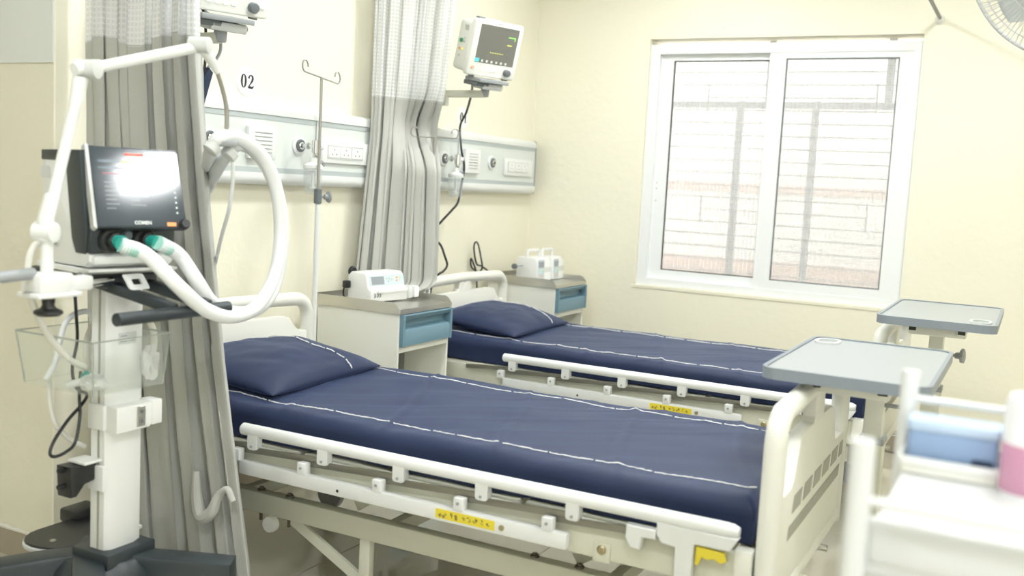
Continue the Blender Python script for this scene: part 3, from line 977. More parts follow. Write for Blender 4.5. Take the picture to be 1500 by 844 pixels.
w2 = make_pillow('plump navy pillow with a white stitched line on the front bed', 'navy pillows', 2.0)
w1 = make_pillow('plump navy pillow with a white stitched line on the bed behind the locker', 'navy pillows', 6.0)
w2.location = (-2.955, -0.475, 0.606)
w1.location = (-1.20, -0.475, 0.606)
w2.rotation_euler = (math.radians(6), 0, math.radians(4))
w1.rotation_euler = (math.radians(6), 0, math.radians(2))

# ---------------------------------------------------------------- bedside lockers (origin: floor, left back corner)
def make_locker(label, group):
    t = thing('bedside_locker', label, 'locker', (0, 0, 0), group)
    W, D, H = 0.42, 0.446, 0.80
    for x in (0.006, W - 0.006):
        new('side_panel', bx(B(), x - 0.006, x + 0.006, -D + 0.002, 0, 0.06, H - 0.012, 0.003, 1), 'cream_panel', t)
    new('back_panel', bx(B(), 0.012, W - 0.012, -0.012, 0, 0.06, H - 0.012), 'cream_panel', t)
    new('shelf', bx(B(), 0.012, W - 0.012, -D + 0.003, -0.012, 0.605, 0.632, 0.002, 1), 'cream_panel', t)
    new('shelf', bx(B(), 0.012, W - 0.012, -D + 0.003, -0.012, 0.33, 0.35, 0.002, 1), 'cream_panel', t)
    new('base_panel', bx(B(), 0.012, W - 0.012, -D + 0.01, -0.012, 0.06, 0.09), 'cream_panel', t)
    dr = new('cupboard_door', bx(B(), 0.014, W - 0.014, -D - 0.004, -D + 0.012, 0.092, 0.328, 0.004), 'blue_drawer', t)
    new('door_pull', bx(B(), W - 0.10, W - 0.04, -D - 0.012, -D - 0.004, 0.285, 0.31, 0.003), 'white', dr)
    for x in (0.03, W - 0.03):
        for y in (-0.03, -D + 0.03):
            g = new('leg', cyl(B(), (x, y, 0.03), (x, y, 0.06), 0.014), 'steel', t)
            new('foot', lathe(B(), [(0.02, 0), (0.022, 0.006), (0.018, 0.03)], (x, y, 0), (0, 0, 1), 14), 'rubber', g)
    # steel tray top: lips on both sides and at the back, front turned down
    lip = [(0.012, H - 0.020), (0.012, H + 0.028), (-D + 0.030, H + 0.028), (-D + 0.012, H + 0.018), (-D - 0.004, H - 0.004), (-D - 0.006, H - 0.022)]
    tp = new('steel_top', bx(B(), -0.004, W + 0.004, -D - 0.004, 0.010, H - 0.012, H - 0.001), 'steel', t)
    for x in (-0.006, W + 0.004):
        new('side_lip', prism(B(), lip, lambda a, b, d: (x + d, a, b), 0, 0.0025), 'steel', tp)
    new('back_lip', bx(B(), -0.004, W + 0.004, 0.009, 0.0115, H - 0.012, H + 0.030), 'steel', tp)
    new('front_lip', bx(B(), -0.004, W + 0.004, -D - 0.007, -D - 0.004, H - 0.022, H - 0.001), 'steel', tp)
    # drawer with a recessed grip over a sloping front
    yf = -D - 0.006
    pr = [(-D + 0.02, 0.636), (yf - 0.008, 0.636), (yf - 0.010, 0.694), (yf - 0.004, 0.706), (-D + 0.030, 0.722), (-D + 0.030, 0.748), (-D + 0.012, 0.752), (yf + 0.0, 0.752), (yf - 0.012, 0.770), (yf - 0.010, 0.775), (-D + 0.02, 0.775)]
    dw = new('drawer', prism(B(), pr, lambda a, b, d: (d, a, b), 0.012, W - 0.006), 'blue_drawer', t)
    for x0_, x1_ in ((0.008, 0.026), (W - 0.020, W - 0.002)):
        new('drawer_cheek', prism(B(), [(-D + 0.02, 0.634), (yf - 0.012, 0.634), (yf - 0.013, 0.776), (-D + 0.02, 0.776)], lambda a, b, d: (d, a, b), x0_, x1_, 0.002, 1), 'blue_drawer', dw)
    return t

k1 = make_locker('cream bedside locker with blue drawer between the two beds', 'bedside lockers')
k2 = copy_tree(k1)
k1.location = (-2.230, -0.078, 0)
k2.location = (-0.612, -0.060, 0)
k2['label'] = 'cream bedside locker with blue drawer in the corner by the window wall'

# ---------------------------------------------------------------- syringe pump on the near locker (origin: underside centre, faces -y)
t = thing('syringe_pump', 'white syringe pump with grey display on the steel top of the near locker', 'pump', (0, 0, 0))
PW, PD, PH = 0.250, 0.150, 0.135
side = [(PD / 2, 0.006), (-PD / 2 + 0.004, 0.006), (-PD / 2, 0.012), (-PD / 2, 0.058), (-PD / 2 + 0.016, 0.064), (-PD / 2 + 0.022, 0.072), (-PD / 2 + 0.034, PH - 0.012), (-PD / 2 + 0.048, PH), (PD / 2 - 0.02, PH), (PD / 2, PH - 0.02)]
body = new('case', prism(B(), side, lambda a, b, d: (d, a, b), -PW / 2, PW / 2, 0.008, 3), 'white', t)
nrm = Vector((0, -0.955, 0.29)).normalized()
def on_face(a, b, d):          # a across, b up the sloping front face
    p = Vector((0, -PD / 2 + 0.022, 0.072))
    up = Vector((0, 0.012, 0.051)).normalized()
    return p + Vector((a, 0, 0)) + up * b + up.cross(Vector((1, 0, 0))) * (d if up.cross(Vector((1, 0, 0))).y < 0 else -d)
kp = new('control_panel', prism(B(), rrect(0.232, 0.046, 0.006, 3, 0.004, 0.027), on_face, 0, 0.0015), 'keypad', t)
new('display', prism(B(), rrect(0.082, 0.036, 0.003, 2, -0.058, 0.027), on_face, 0.0014, 0.0026), 'lcd', kp)
for q, (a, b, c) in enumerate([(0.006, 0.034, 'keypad_grey'), (0.024, 0.034, 'keypad_grey'), (0.015, 0.022, 'keypad_grey'), (0.040, 0.028, 'keypad_grey'), (0.072, 0.036, 'orange'), (0.072, 0.022, 'key_orange'), (0.098, 0.036, 'key_lime'), (0.098, 0.022, 'light_grey')]):
    new('key', prism(B(), rrect(0.013, 0.008, 0.002, 2, a, b), on_face, 0.0014, 0.003), c, kp)
new('syringe_ledge', bx(B(), -0.085, 0.110, -PD / 2 - 0.012, -PD / 2 + 0.004, 0.044, 0.062, 0.005), 'white', t)
new('barrel_clamp', bx(B(), 0.118, 0.150, -PD / 2 - 0.012, -PD / 2 + 0.030, 0.010, 0.070, 0.008), 'light_grey', t)
new('pusher', bx(B(), 0.158, 0.192, -PD / 2 - 0.014, -PD / 2 + 0.034, 0.012, 0.066, 0.009), 'white', t)
new('pusher_rod', cyl(B(), (0.120, -0.05, 0.036), (0.175, -0.05, 0.036), 0.007), 'chrome', t)
for x in (-0.105, -0.088, -0.071):
    new('line_hook', tube(B(), spline([(x, -PD / 2 - 0.001, 0.044), (x - 0.003, -PD / 2 - 0.010, 0.036), (x, -PD / 2 - 0.001, 0.026)], 4), 0.0022, 6), 'dark_grey', t)
new('mains_plug', bx(B(), -0.150, -0.118, 0.055, 0.085, 0.058, 0.092, 0.006), 'black', t)
new('mains_lead', tube(B(), spline([(-0.135, 0.07, 0.075), (-0.138, 0.085, 0.05), (-0.135, 0.085, 0.02), (-0.11, 0.085, 0.006), (-0.05, 0.09, 0.005)], 6), 0.004, 8), 'black', t)
new('pole_clamp_knob', lathe(B(), [(0.018, 0), (0.022, 0.006), (0.022, 0.016), (0.018, 0.02)], (-0.085, PD / 2, PH - 0.005), (0, 1, 0.2)), 'black', t)
t.location = (-2.028, -0.265, 0.799)
t.rotation_euler = (0, 0, math.radians(-7))

# ---------------------------------------------------------------- two infusion pumps on the far locker (origin: underside centre, face -y)
def make_infusion(label, group):
    t = thing('infusion_pump', label, 'pump', (0, 0, 0), group)
    W, D, H = 0.165, 0.150, 0.138
    sd = [(D / 2, 0.004), (-D / 2, 0.004), (-D / 2 + 0.004, 0.110), (-D / 2 + 0.022, H), (D / 2 - 0.01, H), (D / 2, H - 0.02)]
    new('case', prism(B(), sd, lambda a, b, d: (d, a, b), -W / 2, W / 2, 0.007, 2), 'white', t)
    fn = lambda a, b, d: (a, -D / 2 + 0.004 * (b / 0.11) - d, b)
    k = new('control_panel', prism(B(), rrect(0.072, 0.118, 0.004, 2, -0.040, 0.068), fn, 0.0, 0.002), 'keypad_grey', t)
    new('display', prism(B(), rrect(0.062, 0.034, 0.002, 2, -0.040, 0.098), fn, 0.0018, 0.003), 'lcd', k)
    for a, b, c in ((-0.056, 0.064, 'key_cyan'), (-0.036, 0.064, 'key_cyan'), (-0.018, 0.068, 'key_lime'), (-0.056, 0.050, 'key_cyan'), (-0.036, 0.050, 'key_cyan')):
        new('key', prism(B(), rrect(0.014, 0.010, 0.002, 2, a, b), fn, 0.0018, 0.0034), c, k)
    new('stop_key', prism(B(), rrect(0.015, 0.012, 0.004, 3, -0.040, 0.030), fn, 0.0018, 0.0036), 'key_orange', k)
    new('door_seam', prism(B(), rrect(0.078, 0.030, 0.002, 2, 0.039, 0.066), fn, -0.001, 0.0012), 'light_grey', t)
    hp = [(-0.072, 0.01, H - 0.006), (-0.072, 0.01, H + 0.030), (-0.062, 0.01, H + 0.040), (0.062, 0.01, H + 0.040), (0.072, 0.01, H + 0.030), (0.072, 0.01, H - 0.006)]
    new('carry_handle', tube(B(), hp, 0.009, 10), 'white', t)
    new('clamp_screw', cyl(B(), (-0.165, 0.03, 0.086), (-W / 2, 0.03, 0.086), 0.0028, n=8), 'grey', t)
    new('clamp_knob', lathe(B(), [(0.014, 0), (0.016, 0.003), (0.016, 0.020), (0.014, 0.023)], (-0.188, 0.03, 0.086), (1, 0, 0), 14), 'dark_grey', t)
    return t
iA = make_infusion('white infusion pump on the corner locker, the one nearer the bed headboard', 'infusion pumps')
iB = make_infusion('white infusion pump on the corner locker, the one nearer the window wall', 'infusion pumps')
for ch in list(iB.children):
    if ch.name.startswith('clamp_'):
        bpy.data.objects.remove(ch)
iA.location = (-0.440, -0.275, 0.799)
iB.location = (-0.270, -0.285, 0.799)
iA.rotation_euler = (0, 0, math.radians(-4))
iB.rotation_euler = (0, 0, math.radians(2))
bm = tube(B(), spline([(-0.50, -0.10, 0.806), (-0.56, -0.12, 0.808), (-0.585, -0.20, 0.806), (-0.555, -0.25, 0.812), (-0.585, -0.28, 0.808), (-0.57, -0.32, 0.806)], 8), 0.005, 8)
tag(new('power_lead', bm, 'black'), 'black power lead bunched on the corner locker behind the pumps', 'cable')
bm = tube(B(), spline([(-0.60, -0.10, 0.812), (-0.68, -0.052, 0.872), (-0.735, -0.045, 0.890), (-0.775, -0.045, 0.98), (-0.760, -0.045, 1.018), (-0.725, -0.045, 1.00), (-0.690, -0.045, 0.93), (-0.665, -0.045, 0.865), (-0.70, -0.040, 0.84), (-0.765, -0.03, 0.87), (-0.77, -0.025, 0.92), (-0.73, -0.02, 0.89), (-0.69, -0.02, 0.82), (-0.66, -0.02, 0.60), (-0.66, -0.02, 0.12)], 8), 0.005, 8)
tag(new('power_lead', bm, 'black'), 'black power lead looped upright on the wall above the far headboard', 'cable')

# ---------------------------------------------------------------- patient monitors (origin: bottom centre of the case, face -y)
def make_monitor(label, group):
    t = thing('patient_monitor', label, 'monitor', (0, 0, 0), group)
    W, H, D = 0.315, 0.275, 0.14
    fr = new('front_bezel', prism(B(), rrect(W, H, 0.014, 4, 0, H / 2), lambda a, b, d: (a, -d, b), 0.0, 0.034, 0.007, 3), 'monitor', t)
    back = rrect(W - 0.03, H - 0.03, 0.02, 4, 0, H / 2 - 0.006)
    bk = new('rear_case', prism(B(), back, lambda a, b, d: (a, d, b), 0.0, D - 0.03, 0.016, 3), 'monitor', t)
    sc = new('screen', prism(B(), rrect(0.252, 0.186, 0.002, 2, 0.004, 0.160), wall_xz(-0.034), -0.002, 0.0008), 'monitor_screen', fr)
    def on(a0, a1, b0, b1, m, name='trace'):
        new(name, bx(B(), a0, a1, -0.0360, -0.0347, b0, b1), m, fr)
    for k, (z, m) in enumerate([(0.232, 'ui_text'), (0.205, 'ui_text'), (0.175, 'ui_text'), (0.138, 'ui_text')]):
        on(-0.110, 0.055 + 0.005 * k, z, z + 0.0011, m)
    on(0.066, 0.106, 0.207, 0.2115, 'ui_green', 'reading')
    on(0.108, 0.112, 0.195, 0.212, 'ui_green', 'reading')
    on(0.066, 0.096, 0.168, 0.1725, 'ui_lime', 'reading')
    on(0.066, 0.090, 0.138, 0.1425, 'ui_text', 'reading')
    on(-0.095, -0.065, 0.098, 0.102, 'ui_text', 'reading')
    on(0.066, 0.090, 0.110, 0.1135, 'ui_text', 'reading')
    on(0.032, 0.115, 0.242, 0.246, 'ui_text', 'reading')
    for k in range(6):
        on(-0.035 + k * 0.015, -0.026 + k * 0.015, 0.121, 0.124, 'ui_lime', 'reading')
    on(-0.122, -0.096, 0.070, 0.088, 'ui_cyan', 'menu_key')
    for k in range(6):
        on(-0.082 + k * 0.031, -0.070 + k * 0.031, 0.072, 0.083, 'light_grey', 'menu_key')
    new('badge', bx(B(), -0.02, 0.015, -0.0346, -0.0338, 0.261, 0.266), 'grey', fr)
    for k in range(4):
        new('key', prism(B(), rrect(0.020, 0.012, 0.005, 3, -0.065 + k * 0.030, 0.034), wall_xz(-0.034), -0.001, 0.003, 0.001, 1), 'key', fr)
    new('power_key', prism(B(), rrect(0.018, 0.018, 0.009, 4, -0.128, 0.040), wall_xz(-0.034), -0.001, 0.003, 0.001, 1), 'key_orange', fr)
    new('key', prism(B(), rrect(0.022, 0.012, 0.003, 3, 0.130, 0.040), wall_xz(-0.034), -0.001, 0.003, 0.001, 1), 'key', fr)
    new('dial', lathe(B(), [(0.018, 0.0), (0.018, 0.018), (0.015, 0.022), (0.004, 0.023)], (0.094, -0.034, 0.034), (0, -1, 0)), 'dark_grey', fr)
    # left side: vents and sockets
    for k in range(4):
        new('vent_slot', bar(B(), (-W / 2 + 0.0145, 0.030 + 0.008 * k, 0.205), (-W / 2 + 0.0145, 0.037 + 0.008 * k, 0.230), 0.003, 0.002), 'slot_grey', bk)
    for y, z, m, r in ((0.07, 0.152, 'key_green', 0.011), (0.045, 0.166, 'light_grey', 0.006), (0.045, 0.150, 'light_grey', 0.006), (0.07, 0.112, 'key_orange', 0.008), (0.05, 0.112, 'ui_lime', 0.005), (0.07, 0.080, 'light_grey', 0.006)):
        new('socket', lathe(B(), [(r, 0), (r, 0.006), (r * 0.5, 0.006), (r * 0.5, 0.002)], (-W / 2 + 0.015, y, z), (-1, 0, 0), 14), m, bk)
    new('carry_handle', bx(B(), -0.10, 0.06, 0.02, 0.05, H - 0.018, H + 0.004, 0.006), 'light_grey', t)
    new('handle_grip', bx(B(), -0.115, -0.075, 0.0, 0.03, H - 0.012, H + 0.007, 0.004), 'dark_grey', t)
    for x in (-0.11, 0.11):
        new('foot', bx(B(), x - 0.014, x + 0.014, -0.024, -0.004, -0.007, 0.003, 0.002), 'dark_grey', t)
    return t

def make_bracket(label, group):
    """wall arm with tilting plate; origin on the wall, under the monitor"""
    t = thing('monitor_bracket', label, 'bracket', (0, 0, 0), group)
    new('tilt_plate', bx(B(), -0.105, 0.085, -0.085, 0.035, -0.028, -0.010, 0.003), 'grey', t)
    new('latch', bx(B(), -0.10, -0.02, -0.06, 0.05, -0.050, -0.028, 0.004), 'dark_grey', t)
    new('swivel_block', bx(B(), -0.06, 0.075, -0.06, 0.03, -0.062, -0.030, 0.008), 'light_grey', t)
    new('tilt_knob', lathe(B(), [(0.012, 0), (0.012, 0.014), (0.009, 0.018)], (0.075, -0.015, -0.045), (1, 0, 0), 14), 'dark_grey', t)
    new('pivot', lathe(B(), [(0.020, -0.100), (0.022, -0.095), (0.022, -0.060)], (0.0, -0.01, 0), (0, 0, 1), 18), 'grey', t)
    return t

MON = Vector((-1.357, -0.400, 1.896))
for i, dx in enumerate((0.0, -1.845)):
    lab = ('white patient monitor with grey screen between the middle curtain and the window', 'white patient monitor cut by the top edge above the 02 disc')[i]
    if i == 0:
        mm = mon = make_monitor(lab, 'patient monitors')
        bb_ = brk = make_bracket('wall arm under the monitor between the middle curtain and the window', 'monitor wall brackets')
    else:
        mm = copy_tree(mon); mm['label'] = lab
        bb_ = copy_tree(brk); bb_['label'] = 'wall arm under the monitor above the 02 disc'
    p = MON + Vector((dx, 0, 0))
    mm.location = p
    mm.rotation_euler = (math.radians(14), 0, math.radians(-20))
    bb_.location = p + Vector((0, 0, 0))
    bb_.rotation_euler = (math.radians(10), 0, math.radians(-20))
for i, dx in enumerate((0.0, -1.845)):
    p = MON + Vector((dx, 0, 0))
    t = thing('wall_mount', ('cream steel wall arm reaching out to the monitor beside the middle curtain', 'cream steel wall arm behind the monitor above the 02 disc')[i], 'bracket', (p.x, 0, p.z - 0.1), 'monitor wall arms')
    new('arm_tube', bar(B(), (p.x - 0.03, -0.012, p.z - 0.088), (p.x - 0.005, p.y + 0.0, p.z - 0.088), 0.03, 0.035, bev=0.004), 'cream_metal', t)
    new('wall_plate', bx(B(), p.x - 0.075, p.x + 0.015, -0.012, 0.0, p.z - 0.15, p.z - 0.02, 0.003), 'cream_plastic', t)
    h = new('cable_hook', bx(B(), p.x - 0.045, p.x - 0.015, -0.20, -0.14, p.z - 0.150, p.z - 0.104, 0.006), 'cream_plastic', t)

# ---------------------------------------------------------------- infusion stands fixed to the beds' head ends
def make_pole(name_label, group, x, y, ztop, heading, low=0.33, droop=0.0, knob=(0.94, -0.34, 0)):
    t = thing('drip_stand', name_label, 'drip stand', (x, y, low), group)
    new('lower_tube', cyl(B(), (x, y, low), (x, y, ztop - 0.48), 0.011, n=16), 'white_enamel', t)
    new('upper_rod', cyl(B(), (x, y, ztop - 0.50), (x, y, ztop), 0.0065, n=14), 'stand_metal', t)
    c = new('height_clamp', lathe(B(), [(0.014, -0.052), (0.017, -0.048), (0.017, 0.008), (0.013, 0.012)], (x, y, ztop - 0.478), (0, 0, 1), 18), 'dark_grey', t)
    d = Vector((math.sin(heading), math.cos(heading), -droop))
    kd = Vector(knob)
    k0 = Vector((x, y, ztop - 0.50))
    new('clamp_screw', cyl(B(), k0 + kd * 0.015, k0 + kd * 0.035, 0.005, n=10), 'stand_metal', c)
    new('clamp_knob', lathe(B(), [(0.008, 0.03), (0.012, 0.034), (0.012, 0.046), (0.024, 0.050), (0.026, 0.054), (0.020, 0.058), (0.006, 0.060)], k0, kd, 18), 'grey', c)
    pts = []
    for s in (-1, 1):
        e = Vector((x, y, ztop)) + d * s * 0.105
        arc = [e + d * s * (0.018 * math.sin(a)) + Vector((0, 0, 0.024 - 0.024 * math.cos(a))) for a in [k * PI / 8 * 1.0 for k in range(0, 13)]]
        pts.append(arc)
    full = pts[0][::-1] + pts[1]
    new('hook_bar', tube(B(), full, 0.0035, 8), 'stand_metal', t)
    return t
make_pole('tall drip stand with two hooks beside the near locker, in front of the wall panel', 'drip stands', -2.405, -0.20, 1.768, math.radians(91), droop=0.12)
make_pole('drip stand whose hook bar pokes out of the middle curtain', 'drip stands', -1.606, -0.270, 1.572, math.radians(128), droop=-0.02, knob=(-0.9, 0.3, 0))

# ---------------------------------------------------------------- overbed tables
def make_table(label, x0, x1, y0, y1, zt, colx, coly, cup, group='overbed tables'):
    t = thing('overbed_table', label, 'table', ((x0 + x1) / 2, (y0 + y1) / 2, 0), group)
    cx, cy, w, d = (x0 + x1) / 2, (y0 + y1) / 2, x1 - x0, y1 - y0
    def fn(a, b, e):
        return (a, b - 0.0, zt + e)
    # rim with slightly bowed long sides, then the sunken top
    tp = new('table_top', prism(B(), rrect(w - 0.02, d - 0.02, 0.037, 5, cx, cy), fn, -0.020, -0.004), 'table_top', t)
    rim = ring_plate(B(), rrect(w, d, 0.045, 5, cx, cy), rrect(w - 0.022, d - 0.022, 0.036, 5, cx, cy), fn, -0.030, 0.0)
    new('rim', rim, 'table_rim', t)
    for px, py in (((x1 - 0.10, y1 - 0.06),) if cup == 'far' else ((x0 + 0.12, y0 + 0.06),)):
        new('cup_recess', ring_plate(B(), rrect(0.115, 0.075, 0.036, 6, px, py), rrect(0.092, 0.055, 0.026, 6, px, py), fn, -0.006, 0.002), 'light_grey', t)
    for y in (cy + 0.085, cy - 0.085):
        b = new('support_tube', bx(B(), x0 + 0.13, x1 - 0.10, y - 0.0145, y + 0.0145, zt - 0.060, zt - 0.031, 0.002, 1), 'cream_plastic', t)
        new('end_cap', bx(B(), x0 + 0.126, x0 + 0.131, y - 0.0125, y + 0.0125, zt - 0.058, zt - 0.033, 0.001, 1), 'black', b)
    new('cross_plate', bx(B(), x0 + 0.15, x0 + 0.19, cy - 0.10, cy + 0.10, zt - 0.075, zt - 0.045, 0.004), 'cream_plastic', t)
    new('cross_plate', bx(B(), colx - 0.05, colx + 0.05, cy - 0.12, cy + 0.10, zt - 0.085, zt - 0.058, 0.004), 'cream_plastic', t)
    new('column', bx(B(), colx - 0.03, colx + 0.03, coly - 0.028, coly + 0.028, 0.42, zt - 0.085, 0.004), 'cream_plastic', t)
    new('outer_column', bx(B(), colx - 0.038, colx + 0.038, coly - 0.036, coly + 0.036, 0.09, 0.62, 0.005), 'cream_metal', t)
    new('collar', bx(B(), colx - 0.041, colx + 0.041, coly - 0.039, coly + 0.039, 0.600, 0.622, 0.003), 'grey', t)
    k = new('lock_knob', lathe(B(), [(0.007, 0.03), (0.007, 0.075), (0.013, 0.078), (0.015, 0.098), (0.030, 0.100), (0.032, 0.104), (0.030, 0.112), (0.012, 0.114)], (colx, coly, zt - 0.20), (-0.2, -1, 0.05), 7), 'grey', t)
    for y in (coly - 0.19, coly + 0.19):
        g = new('base_leg', bx(B(), colx - 0.52, colx + 0.06, y - 0.018, y + 0.018, 0.065, 0.095, 0.006), 'cream_metal', t)
        for x in (colx - 0.49, colx + 0.03):
            new('castor', lathe(B(), [(0.01, -0.010), (0.028, -0.010), (0.030, 0), (0.028, 0.010), (0.01, 0.010)], (x, y, 0.030), (0, 1, 0), 18), 'grey', g)
            new('castor_fork', bx(B(), x - 0.012, x + 0.012, y - 0.014, y + 0.014, 0.035, 0.068, 0.003), 'grey', g)
    new('base_bar', bx(B(), colx - 0.02, colx + 0.02, coly - 0.19, coly + 0.19, 0.066, 0.094, 0.004), 'cream_metal', t)
    return t
make_table('grey-topped overbed table over the foot of the front bed, behind the white trolley posts', -3.21, -2.47, -2.735, -2.315, 0.925, -2.46, -2.52, 'far')
make_table('grey-topped overbed table farther back, below the window corner', -1.92, -1.14, -2.835, -2.425, 0.955, -1.33, -2.60, 'near')

# ---------------------------------------------------------------- curtains
def make_curtain(name_label, group, ends, folds, amp, seed, ztop, zbot, zseam, hem_side=None, dip=None, slack=None):
    """ends(z) -> (left end, right end) in plan; two cloth parts with folds, joined at the seam"""
    a0, b0 = ends(1.5)
    t = thing('privacy_curtain', name_label, 'curtain', ((a0[0] + b0[0]) / 2, (a0[1] + b0[1]) / 2, zbot), group)
    rr = random.Random(seed)
    ph = [rr.uniform(0, 6.28) for _ in range(6)]
    def pos(s, z):
        (ax, ay), (bx_, by) = ends(z)
        L = math.hypot(bx_ - ax, by - ay)
        ux, uy = (bx_ - ax) / L, (by - ay) / L
        nx, ny = -uy, ux
        k = s + 0.045 * math.sin(2 * PI * s * 1.7 + ph[0]) + 0.022 * math.sin(2 * PI * 3.6 * s + ph[1]) + 0.02 * math.sin(1.3 * z + ph[3]) * s * (1 - s)
        w = math.sin(2 * PI * folds * k + ph[2] + 0.25 * math.sin(z * 1.7 + ph[3] + s * 4))
        w2 = math.sin(2 * PI * folds * 2.1 * k + ph[4] + 0.5 * z)
        A = amp * (0.75 + 0.35 * math.sin(5 * s + ph[5])) * min(1, 6 * s + 0.4, 6 * (1 - s) + 0.4)
        along = 0.35 * amp * math.sin(4 * PI * folds * k + 2 * ph[2])
        lobe = abs(math.sin(PI * folds * k + ph[2] + 0.12 * math.sin(z * 1.7 + ph[3] + s * 4)))
        dd = A * (1 - 2 * lobe ** 0.62) + 0.16 * A * w2
        if dip:
            dd += dip(s, z)
        dd += 0.006 * noise.noise(Vector((s * 9, z * 1.6, seed))) + 0.003 * noise.noise(Vector((s * 22, z * 6, seed + 4)))
        q = s * L + along
        zz = z
        return Vector((ax + ux * q + nx * dd, ay + uy * q + ny * dd, zz))
    ns = int(folds * 26)
    mid = [pos(i / ns, 1.6) for i in range(ns + 1)]
    arc = [0.0]
    for p, q in zip(mid, mid[1:]):
        arc.append(arc[-1] + (q - p).length)
    def cloth(name, z0, z1, m, nz):
        bm = B()
        uvl = bm.loops.layers.uv.new('UVMap')
        G = []
        for j in range(nz + 1):
            z = z0 + (z1 - z0) * j / nz
            row = []
            for i in range(ns + 1):
                p = pos(i / ns, z)
                sl = slack(i / ns) if slack else 0.0
                p.z += sl
                row.append(bm.verts.new(p))
            G.append(row)
        for j in range(nz):
            for i in range(ns):
                f = bm.faces.new((G[j][i], G[j][i + 1], G[j + 1][i + 1], G[j + 1][i]))
                for lp, (ii, jj) in zip(f.loops, ((i, j), (i + 1, j), (i + 1, j + 1), (i, j + 1))):
                    lp[uvl].uv = (arc[ii], z0 + (z1 - z0) * jj / nz)
        return new(name, bm, m, t, ang=3)
    cloth('netting', zseam - 0.006, ztop, 'netting', 24)
    d = cloth('drape', zbot, zseam, 'drape', 60)
    return t, pos

def ends2(z):
    k = max(0.0, min(1.0, (1.75 - z) / 1.65))
    return (-3.545, -0.16 - 0.05 * k), (-3.525 + 0.01 * k, -0.622 - 0.265 * k ** 1.25)
cur2, pos2 = make_curtain('grey privacy curtain with white netting top behind the ventilator', 'privacy curtains', ends2, 6.5, 0.046, 11, 2.96, 0.06, 1.750,
                     slack=lambda s: 0.018 * math.sin(s * 9))
def ends1(z):
    k = max(0.0, min(1.0, (1.57 - z) / 0.75))
    u = max(0.0, min(1.0, (z - 1.57) / 0.7))
    a, b = (-1.865 - 0.085 * k, -0.075), (-1.613 + 0.075 * u + 0.015 * k, -0.290 - 0.02 * u)
    q = max(0.0, min(1.0, (0.87 - z) / 0.07))
    q = q * q * (3 - 2 * q)
    return (a[0] + (-1.785 - a[0]) * q, a[1]), (b[0] + (-1.735 - b[0]) * q, b[1] + (-0.30 - b[1]) * q)
def dip1(s, z):
    g = math.exp(-((s - 0.74) / 0.30) ** 2)
    return 0.13 * math.exp(-((z - 1.63) / 0.11) ** 2) * g - 0.070 * g * max(0.0, min(1.0, (1.53 - z) / 0.12))
cur1, pos1 = make_curtain('grey privacy curtain with white netting top between the two beds', 'privacy curtains', ends1, 6.5, 0.036, 23, 2.96, 0.06, 1.748, dip=dip1)

# ---------------------------------------------------------------- ventilator on its trolley (faces -y)
V = thing('ventilator', 'white and black ventilator on a wheeled column beside the left curtain', 'ventilator', (-3.94, -0.62, 0))
x0, x1 = -4.068, -3.822
# case: side profile in y, z
sd = [(-0.575, 1.095), (-0.795, 1.098), (-0.812, 1.112), (-0.812, 1.130), (-0.785, 1.150), (-0.745, 1.385), (-0.585, 1.385), (-0.575, 1.37)]
case = new('case', prism(B(), sd, lambda a, b, d: (d, a, b), x0, x1, 0.008, 2), 'white', V)
# black face band, thicker than the case so that its edge shows on the side
bd = [(-0.800, 1.132), (-0.806, 1.200), (-0.772, 1.395), (-0.58, 1.392), (-0.58, 1.366), (-0.69, 1.366), (-0.705, 1.35), (-0.735, 1.17), (-0.755, 1.132)]
new('black_band', prism(B(), bd, lambda a, b, d: (d, a, b), x0 - 0.004, x1 + 0.004, 0.004, 2), 'charcoal', V)
new('front_strip', bx(B(), x0 + 0.01, x1 - 0.012, -0.822, -0.806, 1.106, 1.128, 0.004), 'white', case)
new('grip_hole', prism(B(), rrect(0.034, 0.060, 0.010, 4, -0.655, 1.170), lambda a, b, d: (x0 - d, a, b), -0.002, 0.002), 'light_grey', case)
new('grip_well', prism(B(), rrect(0.022, 0.046, 0.006, 4, -0.652, 1.168), lambda a, b, d: (x0 - d, a, b), 0.0015, 0.0028), 'slot_grey', case)
new('vent_grille', prism(B(), rrect(0.050, 0.030, 0.008, 4, -0.60, 1.335), lambda a, b, d: (x0 - d, a, b), -0.002, 0.0015), 'light_grey', case)
# tilted display
TL = Vector((-4.092, -0.800, 1.416)); 
c, s = math.cos(math.radians(19)), math.sin(math.radians(19))
up = Vector((0, s, c)); nr = Vector((0, -c, s))
BL = Vector((x0 + 0.004, -0.865, 1.202))
DW, DH = 0.240, 0.218
def dsp(a, b, d):
    return BL + Vector((a, 0, 0)) + up * b + nr * d
ds = new('display', prism(B(), rrect(DW, DH, 0.008, 3, DW / 2, DH / 2), dsp, -0.026, 0.0, 0.004, 2), 'charcoal', V)
new('display_frame', prism(B(), [(-0.004, 0.004), (0.004, -0.002), (0.004, DH + 0.003), (-0.004, DH + 0.003)], dsp, -0.024, 0.001), 'light_grey', ds)
new('glass', prism(B(), rrect(DW - 0.012, DH - 0.010, 0.006, 3, DW / 2 + 0.002, DH / 2), dsp, 0.0, 0.0012), 'vent_screen', ds)
def ui(a0, a1, b0, b1, m, name='readout'):
    a0, a1 = a0 * 0.80, a1 * 0.80
    prism_bm = prism(B(), [(a0, b0), (a1, b0), (a1, b1), (a0, b1)], dsp, 0.0010, 0.0017)
    return new(name, prism_bm, m, ds)
ui(0.118, 0.178, 0.194, 0.201, 'alarm', 'alarm_lamp')
ui(0.103, 0.196, 0.172, 0.181, 'ui_yellow', 'alarm_banner')
ui(0.028, 0.101, 0.173, 0.181, 'ui_blue')
